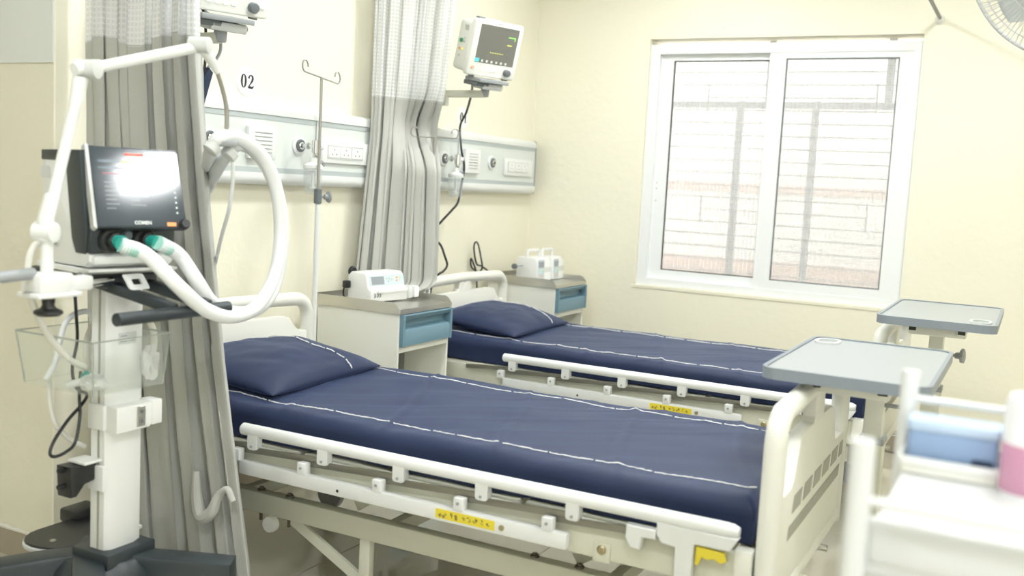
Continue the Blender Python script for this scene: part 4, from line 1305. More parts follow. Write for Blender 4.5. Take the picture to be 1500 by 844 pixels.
ui(0.028, 0.180, 0.156, 0.162, 'ui_blue')
ui(0.040, 0.150, 0.142, 0.146, 'ui_red')
for k, w in enumerate((0.030, 0.042, 0.035, 0.048, 0.038, 0.044, 0.050)):
    ui(0.042, 0.042 + w, 0.050 + k * 0.0115, 0.0530 + k * 0.0115, 'ui_text')
for k, w in enumerate((0.05, 0.03, 0.06)):
    ui(0.12, 0.12 + w, 0.060 + k * 0.012, 0.0625 + k * 0.012, 'ui_text')
for k in range(6):
    ui(0.268, 0.274, 0.040 + k * 0.014, 0.045 + k * 0.014, 'print_white', 'touch_mark')
text('brand_print', 'COMEN', 0.0125, 'print_white', ds, dsp(0.122, 0.014, 0.0014), (1, 0, 0), up, bold=0.0004)
ui(0.232, 0.262, 0.006, 0.016, 'orange', 'orange_key')
new('display_knob', lathe(B(), [(0.014, -0.004), (0.014, 0.012), (0.011, 0.018)], dsp(0.230, 0.010, 0.0), nr, 16), 'black', ds)
# ports under the display
pn = new('port_panel', bx(B(), x0 + 0.002, x1 - 0.002, -0.818, -0.79, 1.134, 1.204, 0.004), 'charcoal', V)
for px in (-4.014, -3.920):
    new('port_ring', lathe(B(), [(0.034, 0), (0.034, 0.010), (0.030, 0.016), (0.022, 0.018), (0.020, 0.034), (0.014, 0.036), (0.014, 0.02)], (px, -0.816, 1.168), (0, -1, 0), 28), 'black', pn)
new('port_small', lathe(B(), [(0.014, 0), (0.014, 0.008), (0.010, 0.012), (0.004, 0.012)], (-3.967, -0.816, 1.180), (0, -1, 0), 20), 'dark_grey', pn)
for px in (-4.014, -3.920):
    new('port_print', bx(B(), px - 0.012, px + 0.014, -0.8195, -0.8175, 1.1385, 1.1445), 'light_grey', pn)
new('case_tray', prism(B(), [(-0.56, 1.082), (-0.80, 1.080), (-0.825, 1.088), (-0.825, 1.094), (-0.56, 1.096)], lambda a, b, d: (d, a, b), x0 - 0.006, x1 + 0.004, 0.002, 1), 'white', V)
new('case_gap', bx(B(), x0 + 0.006, x1 - 0.006, -0.80, -0.57, 1.074, 1.084), 'black', V)
# trolley head with push handle
hd = new('trolley_head', bx(B(), -4.01, -3.83, -0.80, -0.50, 1.038, 1.076, 0.010), 'charcoal', V)
for xx in (-3.985, -3.865):
    new('handle_arm', bar(B(), (xx, -0.74, 1.052), (xx + 0.04, -0.985, 1.000), 0.034, 0.030, bev=0.008), 'charcoal', hd)
new('push_handle', rcyl(B(), (-4.13, -0.985, 0.990), (-3.755, -0.985, 0.990), 0.0165, 18, 0.014), 'charcoal', hd)
new('clip_frame', ring_plate(B(), rrect(0.062, 0.038, 0.006, 3, -3.955, 1.060), rrect(0.030, 0.014, 0.003, 3, -3.955, 1.060), lambda a, b, d: (a, -0.850 + (b - 1.06) * 0.8 - d, b), 0, 0.008), 'white', hd)
# column with side groove
cl = new('column', prism(B(), [(-3.9560, -0.69), (-3.9560, -0.742), (-3.9400, -0.754), (-3.8630, -0.754), (-3.8300, -0.740), (-3.8300, -0.69)], lambda a, b, d: (a, b, d), 0.29, 1.04, 0.004, 2), 'white', V)
new('groove', bx(B(), -3.9575, -3.9500, -0.724, -0.717, 0.30, 1.03), 'slot_grey', cl)
new('maker_label', bx(B(), -3.9230, -3.8630, -0.7555, -0.7535, 0.876, 0.908), 'light_grey', cl)
for a, b, z in ((-3.9170, -3.8960, 0.899), (-3.9190, -3.8950, 0.884), (-3.8890, -3.8690, 0.884)):
    new('label_print', bx(B(), a, b, -0.7562, -0.7553, z - 0.0015, z + 0.0015), 'grey', cl)
# bracket on the column
bk = new('column_bracket', prism(B(), [(-3.9580, 0.640), (-3.9580, 0.712), (-3.8180, 0.712), (-3.8120, 0.660), (-3.8480, 0.640)], lambda a, b, d: (a, -0.752 - d, b), -0.004, 0.040, 0.005, 2), 'white', V)
new('bracket_wing', bx(B(), -3.8400, -3.8030, -0.795, -0.745, 0.645, 0.715, 0.004), 'white', bk)
new('steel_plate', bx(B(), -3.8920, -3.8620, -0.7955, -0.7915, 0.648, 0.706, 0.002, 1), 'steel', bk)
for z in (0.664, 0.690):
    new('plate_screw', lathe(B(), [(0.005, 0), (0.005, 0.002), (0.002, 0.003)], (-3.8770, -0.7955, z), (0, -1, 0), 10), 'dark_grey', bk)
# side clamps on the column's left face, holding a power block
for z in (0.68, 0.51):
    new('side_clamp', bx(B(), -3.9680, -3.9520, -0.752, -0.690, z - 0.035, z + 0.035, 0.003), 'white', V)
hold = new('power_block_shelf', bx(B(), -4.0130, -3.9560, -0.735, -0.665, 0.556, 0.564, 0.002, 1), 'white', V)
new('power_block', prism(B(), [(-4.0400, 0.470), (-4.0440, 0.555), (-3.9600, 0.552), (-3.9600, 0.505), (-3.9980, 0.498), (-4.0240, 0.470)], lambda a, b, d: (a, -0.72 + d, b), 0, 0.06, 0.006, 2), 'black', hold)
for z in (0.545, 0.500):
    new('block_plug', cyl(B(), (-4.0600, -0.69, z), (-4.0400, -0.69, z), 0.007, n=10), 'black', hold)
# acrylic basket wrapped round the column front
bk = new('basket_floor', bx(B(), -4.050, -3.815, -0.810, -0.540, 0.760, 0.766), 'acrylic', V)
def wallq(a, b, c, d, nm, th=0.003):
    bm = B()
    A = [Vector(p) for p in (a, b, c, d)]
    n = (A[1] - A[0]).cross(A[2] - A[0]).normalized() * th
    vs = [bm.verts.new(p) for p in A] + [bm.verts.new(p + n) for p in A]
    for f in ((0, 1, 2, 3), (7, 6, 5, 4), (0, 4, 5, 1), (1, 5, 6, 2), (2, 6, 7, 3), (3, 7, 4, 0)):
        bm.faces.new([vs[k] for k in f])
    return new(nm, bm, 'acrylic', bk)
q = [(-4.062, -0.522), (-4.062, -0.822), (-3.805, -0.822), (-3.805, -0.522)]
p_ = [(-4.048, -0.540), (-4.048, -0.808), (-3.817, -0.808), (-3.817, -0.540)]
for k in range(4):
    j = (k + 1) % 4
    wallq((*p_[k], 0.764), (*p_[j], 0.764), (*q[j], 0.905), (*q[k], 0.905), 'basket_side')
new('basket_rim', tube(B(), [(*v, 0.905) for v in q], 0.0026, 6, closed=True), 'acrylic_edge', bk)
for k in range(4):
    new('basket_corner', tube(B(), [(*p_[k], 0.764), (*q[k], 0.905)], 0.0022, 6), 'acrylic_edge', bk)
# base: dark hub and four low legs with castors
hub = new('base_hub', lathe(B(), [(0.15, 0.150), (0.155, 0.19), (0.140, 0.245), (0.115, 0.274), (0.09, 0.280)], (-3.893, -0.680, 0), (0, 0, 1), 36), 'charcoal', V)
new('column_collar', bx(B(), -3.978, -3.810, -0.785, -0.640, 0.262, 0.306, 0.006), 'charcoal', hub)
for ex_, ey, nm in ((-3.725, -1.000, 'a'), (-4.20, -0.985, 'b'), (-4.22, -0.44, 'c'), (-3.640, -0.42, 'd')):
    l = new('base_leg', prism(B(), [(0.0, 0.170), (0.0, 0.284), (0.30, 0.282), (1.0, 0.266), (1.0, 0.190), (0.3, 0.170)], (lambda X, Y_: (lambda a, b, d: Vector((-3.93, -0.65, 0)) + (Vector((X, Y_, 0)) - Vector((-3.93, -0.65, 0))) * a + Vector((-(Y_ + 0.65), X + 3.93, 0)).normalized() * d + Vector((0, 0, b))))(ex_, ey), -0.042, 0.042, 0.010, 2), 'charcoal', V)
    dv = (Vector((ex_, ey, 0)) - Vector((-3.93, -0.65, 0))).normalized()
    cpt = Vector((ex_, ey, 0)) - dv * 0.05
    new('castor', lathe(B(), [(0.012, -0.016), (0.056, -0.016), (0.060, 0), (0.056, 0.016), (0.012, 0.016)], (cpt.x, cpt.y, 0.060), (dv.y, -dv.x, 0), 22), 'dark_grey', l)
    new('castor_stem', cyl(B(), (cpt.x, cpt.y, 0.10), (cpt.x, cpt.y, 0.20), 0.016, n=12), 'grey', l)
# rounded shelf plate sticking out on the left of the hub
pl = [(-3.74, -0.41), (-3.74, -0.61), (-3.93, -0.612)] + [(-3.955 - 0.095 * math.cos(a), -0.512 - 0.10 * math.sin(a)) for a in [PI / 2 - k * PI / 10 for k in range(11)]] + [(-3.93, -0.412)]
fp = new('foot_plate', prism(B(), pl, lambda a, b, d: (a + 0.047, b + 0.01, d), 0.262, 0.276, 0.003, 1), 'light_grey', V)
new('rubber_pad', prism(B(), [(-3.93 + (a + 3.93) * 0.97, -0.512 + (b + 0.512) * 0.95) for a, b in pl], lambda a, b, d: (a + 0.047, b + 0.01, d), 0.275, 0.282, 0.002, 1), 'black', fp)
new('pad_screw', lathe(B(), [(0.009, 0), (0.009, 0.002), (0.003, 0.003)], (-3.943, -0.52, 0.282), (0, 0, 1), 14), 'steel', fp)
new('rear_box', bx(B(), -3.80, -3.70, -0.44, -0.36, 0.265, 0.310, 0.010), 'black', V)
# left side rail with clamp block, silver rod and lever
rl = new('clamp_block', bx(B(), -4.262, -4.170, -0.885, -0.815, 1.052, 1.098, 0.006), 'white', V)
new('clamp_plate', bx(B(), -4.270, -4.150, -0.89, -0.81, 1.040, 1.052, 0.003), 'white', rl)
new('clamp_link', bx(B(), -4.175, -4.100, -0.870, -0.830, 1.050, 1.086, 0.006), 'white', rl)
new('silver_rod', rcyl(B(), (-4.125, -0.86, 1.062), (-3.99, -0.80, 1.062), 0.010, 14), 'chrome', rl)
new('link_rod', cyl(B(), (-4.12, -0.84, 1.076), (-4.00, -0.70, 1.078), 0.008, n=12), 'dark_grey', rl)
new('clamp_knob', lathe(B(), [(0.008, 0.0), (0.016, -0.004), (0.014, -0.022), (0.018, -0.030), (0.032, -0.036), (0.034, -0.042), (0.026, -0.048), (0.006, -0.050)], (-4.214, -0.85, 1.042), (0, 0, 1), 24), 'black', rl)
new('side_lever', rcyl(B(), (-4.42, -0.85, 1.088), (-4.255, -0.85, 1.098), 0.014, 14, 0.01), 'grey', rl)
# hinged support arm
ar = new('support_arm', cyl(B(), (-4.218, -0.85, 1.095), (-4.218, -0.85, 1.175), 0.015, n=16), 'arm', V)
E1 = Vector((-4.222, -0.85, 1.195))
new('lower_arm', tube(B(), [(-4.222, -0.85, 1.175), (-4.222, -0.85, 1.225), (-4.205, -0.85, 1.28), (-4.200, -0.85, 1.285), (-4.142, -0.85, 1.50), (-4.138, -0.85, 1.51), (-4.128, -0.85, 1.566)], [0.019, 0.019, 0.018, 0.014, 0.014, 0.017, 0.018], 16), 'arm', ar)
new('elbow', lathe(B(), [(0.010, -0.026), (0.024, -0.024), (0.024, 0.024), (0.010, 0.026)], E1, (0.35, -1, 0), 24), 'arm', ar)
new('elbow', lathe(B(), [(0.012, -0.030), (0.023, -0.028), (0.023, 0.028), (0.012, 0.030)], (-4.116, -0.86, 1.588), (0.35, -1, 0), 24), 'light_grey', ar)
new('upper_arm', tube(B(), [(-4.150, -0.855, 1.583), (-4.125, -0.855, 1.590), (-4.085, -0.865, 1.597), (-4.080, -0.866, 1.598), (-3.955, -0.905, 1.640), (-3.860, -0.935, 1.672), (-3.845, -0.94, 1.678), (-3.825, -0.945, 1.685)], [0.015, 0.018, 0.018, 0.0145, 0.0145, 0.0145, 0.018, 0.019], 16), 'arm', ar)
AE = Vector((-3.842, -0.950, 1.683))
new('elbow', lathe(B(), [(0.012, -0.028), (0.021, -0.026), (0.021, 0.026), (0.012, 0.028)], AE, (0.35, -1, 0), 24), 'light_grey', ar)
new('arm_tip', tube(B(), [(-3.842, -0.950, 1.683), (-3.822, -0.955, 1.664), (-3.794, -0.960, 1.629), (-3.786, -0.960, 1.619)], [0.017, 0.015, 0.011, 0.009], 14), 'arm', ar)
new('gooseneck', tube(B(), spline([(-3.789, -0.960, 1.621), (-3.768, -0.960, 1.578), (-3.751, -0.960, 1.526), (-3.749, -0.960, 1.464)], 8), 0.006, 10), 'stand_metal', ar)
HD = Vector((-3.753, -0.960, 1.441))
new('hose_holder', bx(B(), HD.x - 0.030, HD.x + 0.030, HD.y - 0.020, HD.y + 0.020, HD.z - 0.016, HD.z + 0.002, 0.006), 'grey', ar)
for dx, dz in ((-0.036, -0.022), (0.030, -0.034)):
    new('holder_clip', lathe(B(), [(0.019, -0.012), (0.0225, -0.010), (0.0225, 0.010), (0.019, 0.012)], (HD.x + dx, HD.y + 0.012, HD.z + dz), (0.6, -0.25, 0.75), 18), 'light_grey', ar)

# ---------------------------------------------------------------- breathing hoses
C = thing('breathing_circuit', 'pair of thick white breathing hoses looping from the ventilator ports', 'hose', (-3.9, -0.85, 0.95))
h1 = spline([(-4.061, -0.920, 1.164), (-4.008, -0.950, 1.139), (-3.948, -1, 1.06), (-3.856, -1, 0.994), (-3.749, -0.990, 0.963), (-3.627, -0.970, 0.977), (-3.541, -0.960, 1.059), (-3.508, -0.950, 1.188), (-3.534, -0.950, 1.319), (-3.598, -0.950, 1.408), (-3.677, -0.950, 1.448), (-3.738, -0.955, 1.455), (-3.779, -0.955, 1.442), (-3.704, -0.860, 1.412), (-3.537, -0.680, 1.378), (-3.384, -0.500, 1.329), (-3.336, -0.420, 1.281)], 10)
h2 = spline([(-3.953, -0.930, 1.167), (-3.882, -0.930, 1.133), (-3.84, -0.950, 1.067), (-3.776, -0.950, 0.997), (-3.672, -0.935, 0.961), (-3.562, -0.920, 0.962), (-3.482, -0.910, 1.02), (-3.445, -0.905, 1.153), (-3.469, -0.905, 1.287), (-3.538, -0.910, 1.386), (-3.614, -0.915, 1.43), (-3.671, -0.920, 1.432), (-3.611, -0.820, 1.396), (-3.484, -0.660, 1.346), (-3.361, -0.500, 1.285), (-3.323, -0.420, 1.229)], 10)
def ribbed(pts, r, n=14):
    """fine corrugation along the hose"""
    P = [Vector(p) for p in pts]
    d = [0.0]
    for a, b in zip(P, P[1:]):
        d.append(d[-1] + (b - a).length)
    step = 0.0035
    out, rs, i = [], [], 0
    k = 0
    s = 0.0
    while s < d[-1]:
        while d[i + 1] < s:
            i += 1
        t = (s - d[i]) / max(d[i + 1] - d[i], 1e-6)
        out.append(P[i].lerp(P[i + 1], t))
        rs.append(r * (1.0 if k % 2 else 0.95))
        s += step
        k += 1
    return tube(B(), out, rs, n)
def turned(o, piv, ang):
    """turn a part of the ventilator about a vertical axis through piv"""
    R = Matrix.Rotation(math.radians(ang), 4, 'Z')
    p = Vector((piv[0], piv[1], 0)) - Vector((V.location.x, V.location.y, 0))
    o.matrix_basis = Matrix.Translation(p) @ R @ Matrix.Translation(-p) @ o.matrix_basis
HEAD = ('case', 'black_band', 'port_panel', 'case_tray', 'case_gap', 'display')
for o in V.children:
    if o.name.split('.')[0] in HEAD:
        if o.name.split('.')[0] == 'display':
            turned(o, (-3.945, -0.835), -10)
        turned(o, (-4.070, -0.80), -10)
def head(p):
    q = Matrix.Rotation(math.radians(-10), 3, 'Z') @ (Vector(p) - Vector((-4.070, -0.80, 0)))
    return q + Vector((-4.070, -0.80, 0))
for hp, px in ((h1, -4.014), (h2, -3.920)):
    d0 = (hp[2] - hp[0]).normalized()
    a = Vector(hp[0])
    new('hose', ribbed(hp, 0.0198), 'hose', C, ang=3)
    new('connector', tube(B(), [head((px, -0.842, 1.168)), head((px + 0.004, -0.868, 1.168)), a + d0 * 0.002], [0.0155, 0.0165, 0.0165], 18), 'teal', C)
    new('cuff', tube(B(), [a - d0 * 0.004, a + d0 * 0.040, a + d0 * 0.044], [0.0190, 0.0190, 0.0180], 18), 'teal_pale', C)
new('sampling_line', tube(B(), spline([(-3.716, -0.950, 1.406), (-3.7, -0.940, 1.339), (-3.669, -0.900, 1.256), (-3.592, -0.800, 1.17), (-3.506, -0.700, 1.1), (-3.44, -0.620, 1.034)], 8), 0.0055, 8), 'hose', C)

# supply tubing, cables and basket contents
bm = tube(B(), spline([(-4.185, -0.800, 1.171), (-4.219, -0.800, 1.152), (-4.233, -0.800, 1.093), (-4.206, -0.780, 1.023), (-4.131, -0.740, 0.926), (-4.054, -0.720, 0.852), (-4.001, -0.720, 0.821)], 8), 0.0085, 10)
tag(new('supply_tube', bm, 'tube_cream'), 'long cream tube drooping from the ventilator arm into the clear basket', 'tube')
bm = tube(B(), spline([(-3.867, -0.590, 0.769), (-3.886, -0.590, 0.804), (-3.887, -0.585, 0.852), (-3.865, -0.580, 0.898), (-3.818, -0.580, 0.929), (-3.733, -0.580, 0.931), (-3.679, -0.580, 0.912), (-3.644, -0.580, 0.871), (-3.645, -0.585, 0.813), (-3.675, -0.590, 0.763)], 8), 0.010, 10)
tag(new('coiled_tube', bm, 'tube_cream'), 'thick pale tube looped upright behind the column in the clear basket', 'tube')
bm = tube(B(), spline([(-4.03, -0.60, 0.775), (-4.00, -0.60, 0.82), (-3.975, -0.585, 0.87), (-3.94, -0.575, 0.93), (-3.86, -0.560, 0.94), (-3.845, -0.56, 0.88), (-3.85, -0.57, 0.80), (-3.87, -0.58, 0.776)], 8), 0.008, 10)
tag(new('coiled_tube', bm, 'hose'), 'thinner white tube looped in the clear basket on the ventilator column', 'tube')
t = thing('tube_connector', 'small teal connector on white tube ends lying in the clear basket', 'connector', (-4.03, -0.70, 0.768))
new('teal_cap', lathe(B(), [(0.012, 0), (0.014, 0.004), (0.014, 0.022), (0.010, 0.026)], (-4.018, -0.735, 0.790), (0.4, -0.2, 0.6), 14), 'teal', t)
new('white_stub', rcyl(B(), (-4.018, -0.735, 0.788), (-4.040, -0.70, 0.776), 0.010, 12), 'white', t)
new('white_stub', rcyl(B(), (-4.020, -0.730, 0.782), (-4.005, -0.775, 0.776), 0.009, 12), 'white', t)
def crumple(c, s, seed):
    bm = B()
    bmesh.ops.create_icosphere(bm, subdivisions=3, radius=1.0)
    for v in bm.verts:
        n = 1 + 0.35 * noise.noise(v.co * 2.2 + Vector((seed, 0, 0))) + 0.15 * noise.noise(v.co * 5 + Vector((0, seed, 0)))
        v.co = Vector((c[0] + v.co.x * s[0] * n, c[1] + v.co.y * s[1] * n, max(c[2] - s[2] + 0.002, c[2] + v.co.z * s[2] * n)))
    return bm
tag(new('plastic_bag', crumple((-4.01, -0.765, 0.788), (0.034, 0.030, 0.022), 2.0), 'bag', ang=0.4), 'crumpled clear bag lying in the left end of the clear basket', 'bag')
tag(new('plastic_bag', crumple((-3.832, -0.775, 0.815), (0.026, 0.022, 0.048), 5.0), 'bag', ang=0.4), 'crumpled clear bag lying in the basket right of the column', 'bag')
tag(new('red_cap', rcyl(B(), (-4.012, -0.745, 0.772), (-3.990, -0.755, 0.772), 0.006, 10), 'key_orange'), 'small pinkish cap at the bottom of the clear basket', 'cap')
bm = tube(B(), spline([(-3.989, -0.660, 1.034), (-3.966, -0.640, 0.943), (-3.947, -0.620, 0.873), (-3.962, -0.620, 0.799), (-3.964, -0.640, 0.748), (-3.947, -0.660, 0.730), (-3.97, -0.670, 0.708), (-4.021, -0.680, 0.676), (-4.079, -0.700, 0.635), (-4.1, -0.710, 0.607), (-4.086, -0.710, 0.594), (-4.043, -0.700, 0.596), (-4.007, -0.690, 0.613), (-3.985, -0.680, 0.678), (-3.979, -0.670, 0.736), (-3.935, -0.620, 0.785)], 8), 0.0045, 8)
tag(new('power_cable', bm, 'black'), 'black cable hanging down the left side of the ventilator column in a loop', 'cable')
bm = tube(B(), spline([(-4.004, -0.580, 0.761), (-3.999, -0.580, 0.700), (-3.982, -0.580, 0.639), (-3.933, -0.580, 0.585), (-3.901, -0.600, 0.562)], 8), 0.007, 10)
tag(new('drain_tube', bm, 'tube_cream'), 'cream tube curving under the clear basket', 'tube')

# cables of the monitors
bm = tube(B(), spline([(-1.369, -0.330, 1.854), (-1.241, -0.250, 1.812), (-1.113, -0.150, 1.734), (-1.12, -0.120, 1.656), (-1.094, -0.120, 1.533), (-1.056, -0.120, 1.442), (-1.066, -0.110, 1.33), (-1.088, -0.110, 1.251), (-1.132, -0.100, 1.206), (-1.194, -0.080, 1.149), (-1.211, -0.050, 1.103), (-1.214, -0.050, 1.055), (-1.196, -0.080, 1.012), (-1.172, -0.090, 0.960), (-1.139, -0.090, 0.907), (-1.156, -0.080, 0.873), (-1.192, -0.060, 0.843), (-1.222, -0.040, 0.749), (-1.182, -0.020, 0.479)], 8), 0.0062, 8)
tag(new('monitor_cable', bm, 'black'), 'black cable from the monitor past the 01 disc, passing behind the middle curtain', 'cable')
t = thing('pressure_cuff', 'dark navy cuff and grey hoses hanging under the monitor beside disc 02', 'cuff', (-3.198, -0.300, 1.614))
cu = Vector((-3.198, -0.300, 1.614))
new('cuff', prism(B(), [(-0.05, 0.0), (0.030, 0.10), (0.050, 0.085), (0.0, -0.06), (-0.05, -0.08)], lambda a, b, d: (cu.x + a, cu.y + d, cu.z + b), -0.02, 0.02, 0.006, 2), 'navy_cuff', t)
new('cuff_hose', tube(B(), spline([(cu.x + 0.02, cu.y, cu.z + 0.08), (cu.x + 0.10, cu.y, cu.z + 0.17), (cu.x + 0.11, cu.y + 0.05, cu.z + 0.28), (cu.x + 0.02, cu.y + 0.08, cu.z + 0.34)], 8), 0.006, 8), 'grey', t)
new('cuff_hose', tube(B(), spline([(cu.x - 0.01, cu.y, cu.z + 0.05), (cu.x + 0.005, cu.y, cu.z + 0.14), (cu.x - 0.02, cu.y + 0.04, cu.z + 0.26), (cu.x + 0.0, cu.y + 0.06, cu.z + 0.36)], 8), 0.005, 8), 'grey', t)
new('lead', tube(B(), spline([(cu.x + 0.01, cu.y - 0.01, cu.z + 0.05), (cu.x + 0.02, cu.y - 0.01, cu.z + 0.18), (cu.x + 0.01, cu.y, cu.z + 0.30), (cu.x + 0.01, cu.y + 0.06, cu.z + 0.36)], 8), 0.005, 8), 'black', t)

# ---------------------------------------------------------------- white trolley in the foreground
T = thing('medical_trolley', 'white trolley with corner posts and guard rails in the right foreground', 'trolley', (-4.40, -3.05, 0))
X0, X1, Y0_, Y1_ = -4.668, -4.135, -3.42, -2.765
new('top_tray', bx(B(), X0 + 0.012, X1 - 0.012, Y0_, Y1_ - 0.012, 0.952, 0.966, 0.004), 'white_enamel', T)
new('cabinet', bx(B(), X0 + 0.035, X1 - 0.02, Y0_ + 0.02, Y1_ - 0.03, 0.20, 0.952, 0.008), 'white_enamel', T)
fr_ = new('front_panel', bx(B(), X0 + 0.010, X0 + 0.036, Y0_ + 0.03, Y1_ - 0.022, 0.963, 1.018, 0.008, 3), 'white_enamel', T)
for z0_, z1_ in ((0.76, 0.925), (0.56, 0.75), (0.24, 0.55)):
    d = new('drawer', bx(B(), X0 + 0.016, X0 + 0.038, Y0_ + 0.035, Y1_ - 0.035, z0_, z1_, 0.006), 'white_enamel', T)
    new('drawer_pull', bx(B(), X0 + 0.006, X0 + 0.018, -3.18, -3.02, z1_ - 0.035, z1_ - 0.02, 0.004), 'grey', d)
for x, y in ((X0, Y1_ - 0.012), (X1, Y1_ - 0.005), (X0, Y0_), (X1, Y0_)):
    zt = 1.108
    p = new('corner_post', rcyl(B(), (x, y, 0.11), (x, y, zt), 0.0135, 20, 0.006), 'white_enamel', T)
    new('castor', lathe(B(), [(0.012, -0.014), (0.046, -0.014), (0.05, 0), (0.046, 0.014), (0.012, 0.014)], (x, y, 0.05), (0, 1, 0), 22), 'grey', p)
    new('castor_fork', bx(B(), x - 0.014, x + 0.014, y - 0.018, y + 0.018, 0.06, 0.112, 0.003), 'grey', p)
for x, z in ((X1, 1.064), (X0, 1.040)):
    new('guard_rail', cyl(B(), (x, Y1_ - 0.01, z), (x, Y0_, z), 0.0062, n=14), 'white_enamel', T)
for y in (Y0_,):
    new('guard_rail', cyl(B(), (X0, y, 1.05), (X1, y, 1.05), 0.0062, n=14), 'white_enamel', T)
t = thing('supply_tray', 'shallow white tray under the blue box on the trolley', 'tray', (-4.19, -2.845, 0.966))
bm = prism(B(), rrect(0.075, 0.138, 0.006, 3, -4.185, -2.842), lambda a, b, d: (a, b, d), 0.966, 0.984, 0.003, 2)
new('tray_base', bm, 'cream_plastic', t)
new('tray_rim', ring_plate(B(), rrect(0.081, 0.144, 0.008, 3, -4.185, -2.842), rrect(0.070, 0.132, 0.006, 3, -4.185, -2.842), lambda a, b, d: (a, b, d), 0.982, 0.992), 'white', t)
t = thing('blue_box', 'blurred blue plastic box with paler lid on the white trolley', 'box', (-4.185, -2.84, 0.984))
new('box_body', prism(B(), rrect(0.056, 0.125, 0.008, 3, -4.182, -2.8425), lambda a, b, d: (a, b, d), 0.984, 1.032, 0.004, 2), 'blue_box', t)
new('lid', prism(B(), rrect(0.062, 0.131, 0.009, 3, -4.182, -2.8425), lambda a, b, d: (a, b, d), 1.030, 1.048, 0.005, 3), 'blue_lid', t)
new('box_notch', prism(B(), rrect(0.030, 0.012, 0.005, 3, -2.885, 0.993), lambda a, b, d: (-4.2105 - d, a, b), 0, 0.003), 'navy_cuff', t)
t = thing('pink_bottle', 'frosted bottle half full of pink liquid at the right edge of the trolley', 'bottle', (-4.235, -2.950, 0.966))
new('bottle_wall', lathe(B(), [(0.040, 0.0), (0.042, 0.006), (0.042, 0.130), (0.038, 0.142), (0.016, 0.150), (0.015, 0.165)], (-4.235, -2.950, 0.966), (0, 0, 1), 32), 'bottle', t)
new('liquid', lathe(B(), [(0.0405, 0.002), (0.0426, 0.008), (0.0426, 0.074), (0.0420, 0.075)], (-4.235, -2.950, 0.966), (0, 0, 1), 32), 'pink', t)
new('cap', lathe(B(), [(0.018, 0.163), (0.018, 0.190), (0.015, 0.194)], (-4.235, -2.950, 0.966), (0, 0, 1), 20), 'white', t)

# ---------------------------------------------------------------- rod on the window wall and fan
t = thing('ceiling_rod', 'thin steel rod fixed to the wall above the window corner', 'rod', (0, -2.368, 2.352))
new('rod', cyl(B(), (-0.006, -2.368, 2.352), (-2.4, -2.368, 2.352), 0.0095, n=12), 'rod', t)
new('wall_flange', lathe(B(), [(0.026, 0.0), (0.026, 0.005), (0.016, 0.012), (0.014, 0.03)], (0, -2.368, 2.346), (-1, 0, 0), 18), 'cream_plastic', t)
new('hanger', cyl(B(), (-2.39, -2.368, 2.345), (-2.39, -2.368, CEILING), 0.006, n=10), 'alu', t)
FC = Vector((-2.61, -2.912, 2.038))
FA = Vector((-0.72, 0.40, -0.42)).normalized()
F = thing('wall_fan', 'silver wire-cage fan at the top right corner of the picture', 'fan', (FC.x, FC.y, FC.z))
fu, fv = frame_of(FA)
FR = 0.26
def fpt(r, a, h):
    return FC + FA * h + (fu * math.cos(a) + fv * math.sin(a)) * r
new('cage_ring', tube(B(), [fpt(FR, 2 * PI * k / 64, 0) for k in range(64)], 0.006, 8, closed=True), 'fan_metal', F)
for rr_, h in ((FR * 0.78, 0.045), (FR * 0.45, 0.066)):
    new('cage_ring', tube(B(), [fpt(rr_, 2 * PI * k / 48, h) for k in range(48)], 0.002, 6, closed=True), 'fan_metal', F)
for rr_, h in ((FR * 0.85, -0.06),):
    new('cage_ring', tube(B(), [fpt(rr_, 2 * PI * k / 48, h) for k in range(48)], 0.003, 6, closed=True), 'fan_metal', F)
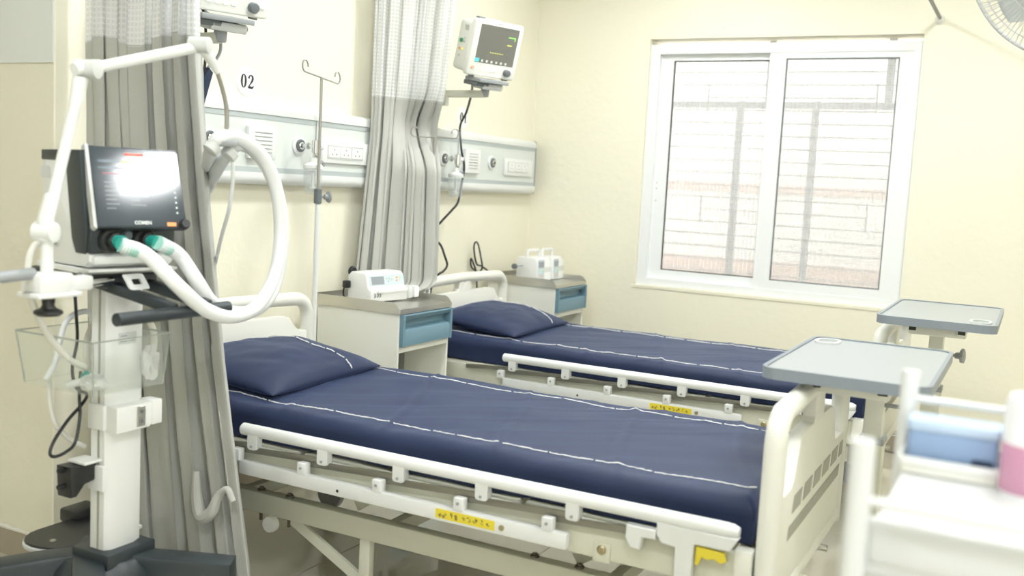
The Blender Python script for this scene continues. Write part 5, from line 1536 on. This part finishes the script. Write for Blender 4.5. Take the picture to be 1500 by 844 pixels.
for sgn, nm in ((1, 'front_wires'), (-1, 'rear_wires')):
    bm = B()
    for k in range(96):
        a = 2 * PI * k / 96
        tube(bm, [fpt(FR, a, 0), fpt(FR * 0.96, a, sgn * 0.022), fpt(FR * 0.78, a + 0.03, sgn * 0.045), fpt(FR * 0.45, a + 0.08, sgn * 0.066), fpt(0.05, a + 0.12, sgn * 0.07)], 0.0011, 4)
    w = new(nm, bm, 'fan_metal', F)
    w['kind'] = 'stuff'
new('centre_cap', lathe(B(), [(0.052, 0.066), (0.052, 0.074), (0.04, 0.082), (0.01, 0.085)], FC, FA, 28), 'light_grey', F)
new('motor', lathe(B(), [(0.05, -0.19), (0.065, -0.18), (0.07, -0.09), (0.05, -0.06)], FC, FA, 24), 'light_grey', F)
for k in range(3):
    a = 2 * PI * k / 3 + 0.4
    poly = []
    bm = B()
    G = []
    for i in range(7):
        r = 0.04 + (FR * 0.86 - 0.04) * i / 6
        wd = 0.35 + 0.35 * math.sin(PI * i / 6)
        G.append([bm.verts.new(fpt(r, a + wd * (j / 4 - 0.5) * 1.6, -0.02 + 0.03 * (j / 4 - 0.5))) for j in range(5)])
    for i in range(6):
        for j in range(4):
            bm.faces.new((G[i][j], G[i + 1][j], G[i + 1][j + 1], G[i][j + 1]))
    bmesh.ops.solidify(bm, geom=bm.faces[:], thickness=0.003)
    new('fan_blade', bm, 'light_grey', F)
mt_ = FC - FA * 0.19
new('fan_arm', tube(B(), spline([mt_, mt_ - FA * 0.06, Vector((mt_.x - FA.x * 0.10, mt_.y - FA.y * 0.1, CEILING - 0.35)), Vector((mt_.x - FA.x * 0.10, mt_.y - FA.y * 0.1, CEILING - 0.005))], 8), 0.014, 12), 'light_grey', F)
new('ceiling_rose', lathe(B(), [(0.06, 0), (0.06, -0.012), (0.03, -0.03)], (mt_.x - FA.x * 0.10, mt_.y - FA.y * 0.1, CEILING), (0, 0, 1), 24), 'light_grey', F)

h = new('hem_fold', tube(B(), spline([(-3.582, -0.706, 0.436), (-3.588, -0.717, 0.353), (-3.59, -0.740, 0.302), (-3.59, -0.782, 0.324), (-3.588, -0.806, 0.379), (-3.588, -0.841, 0.405), (-3.588, -0.864, 0.372)], 8), [0.010 + 0.010 * math.sin(PI * min(1, k / 34)) ** 0.8 for k in range(49)], 10), 'drape', cur2)
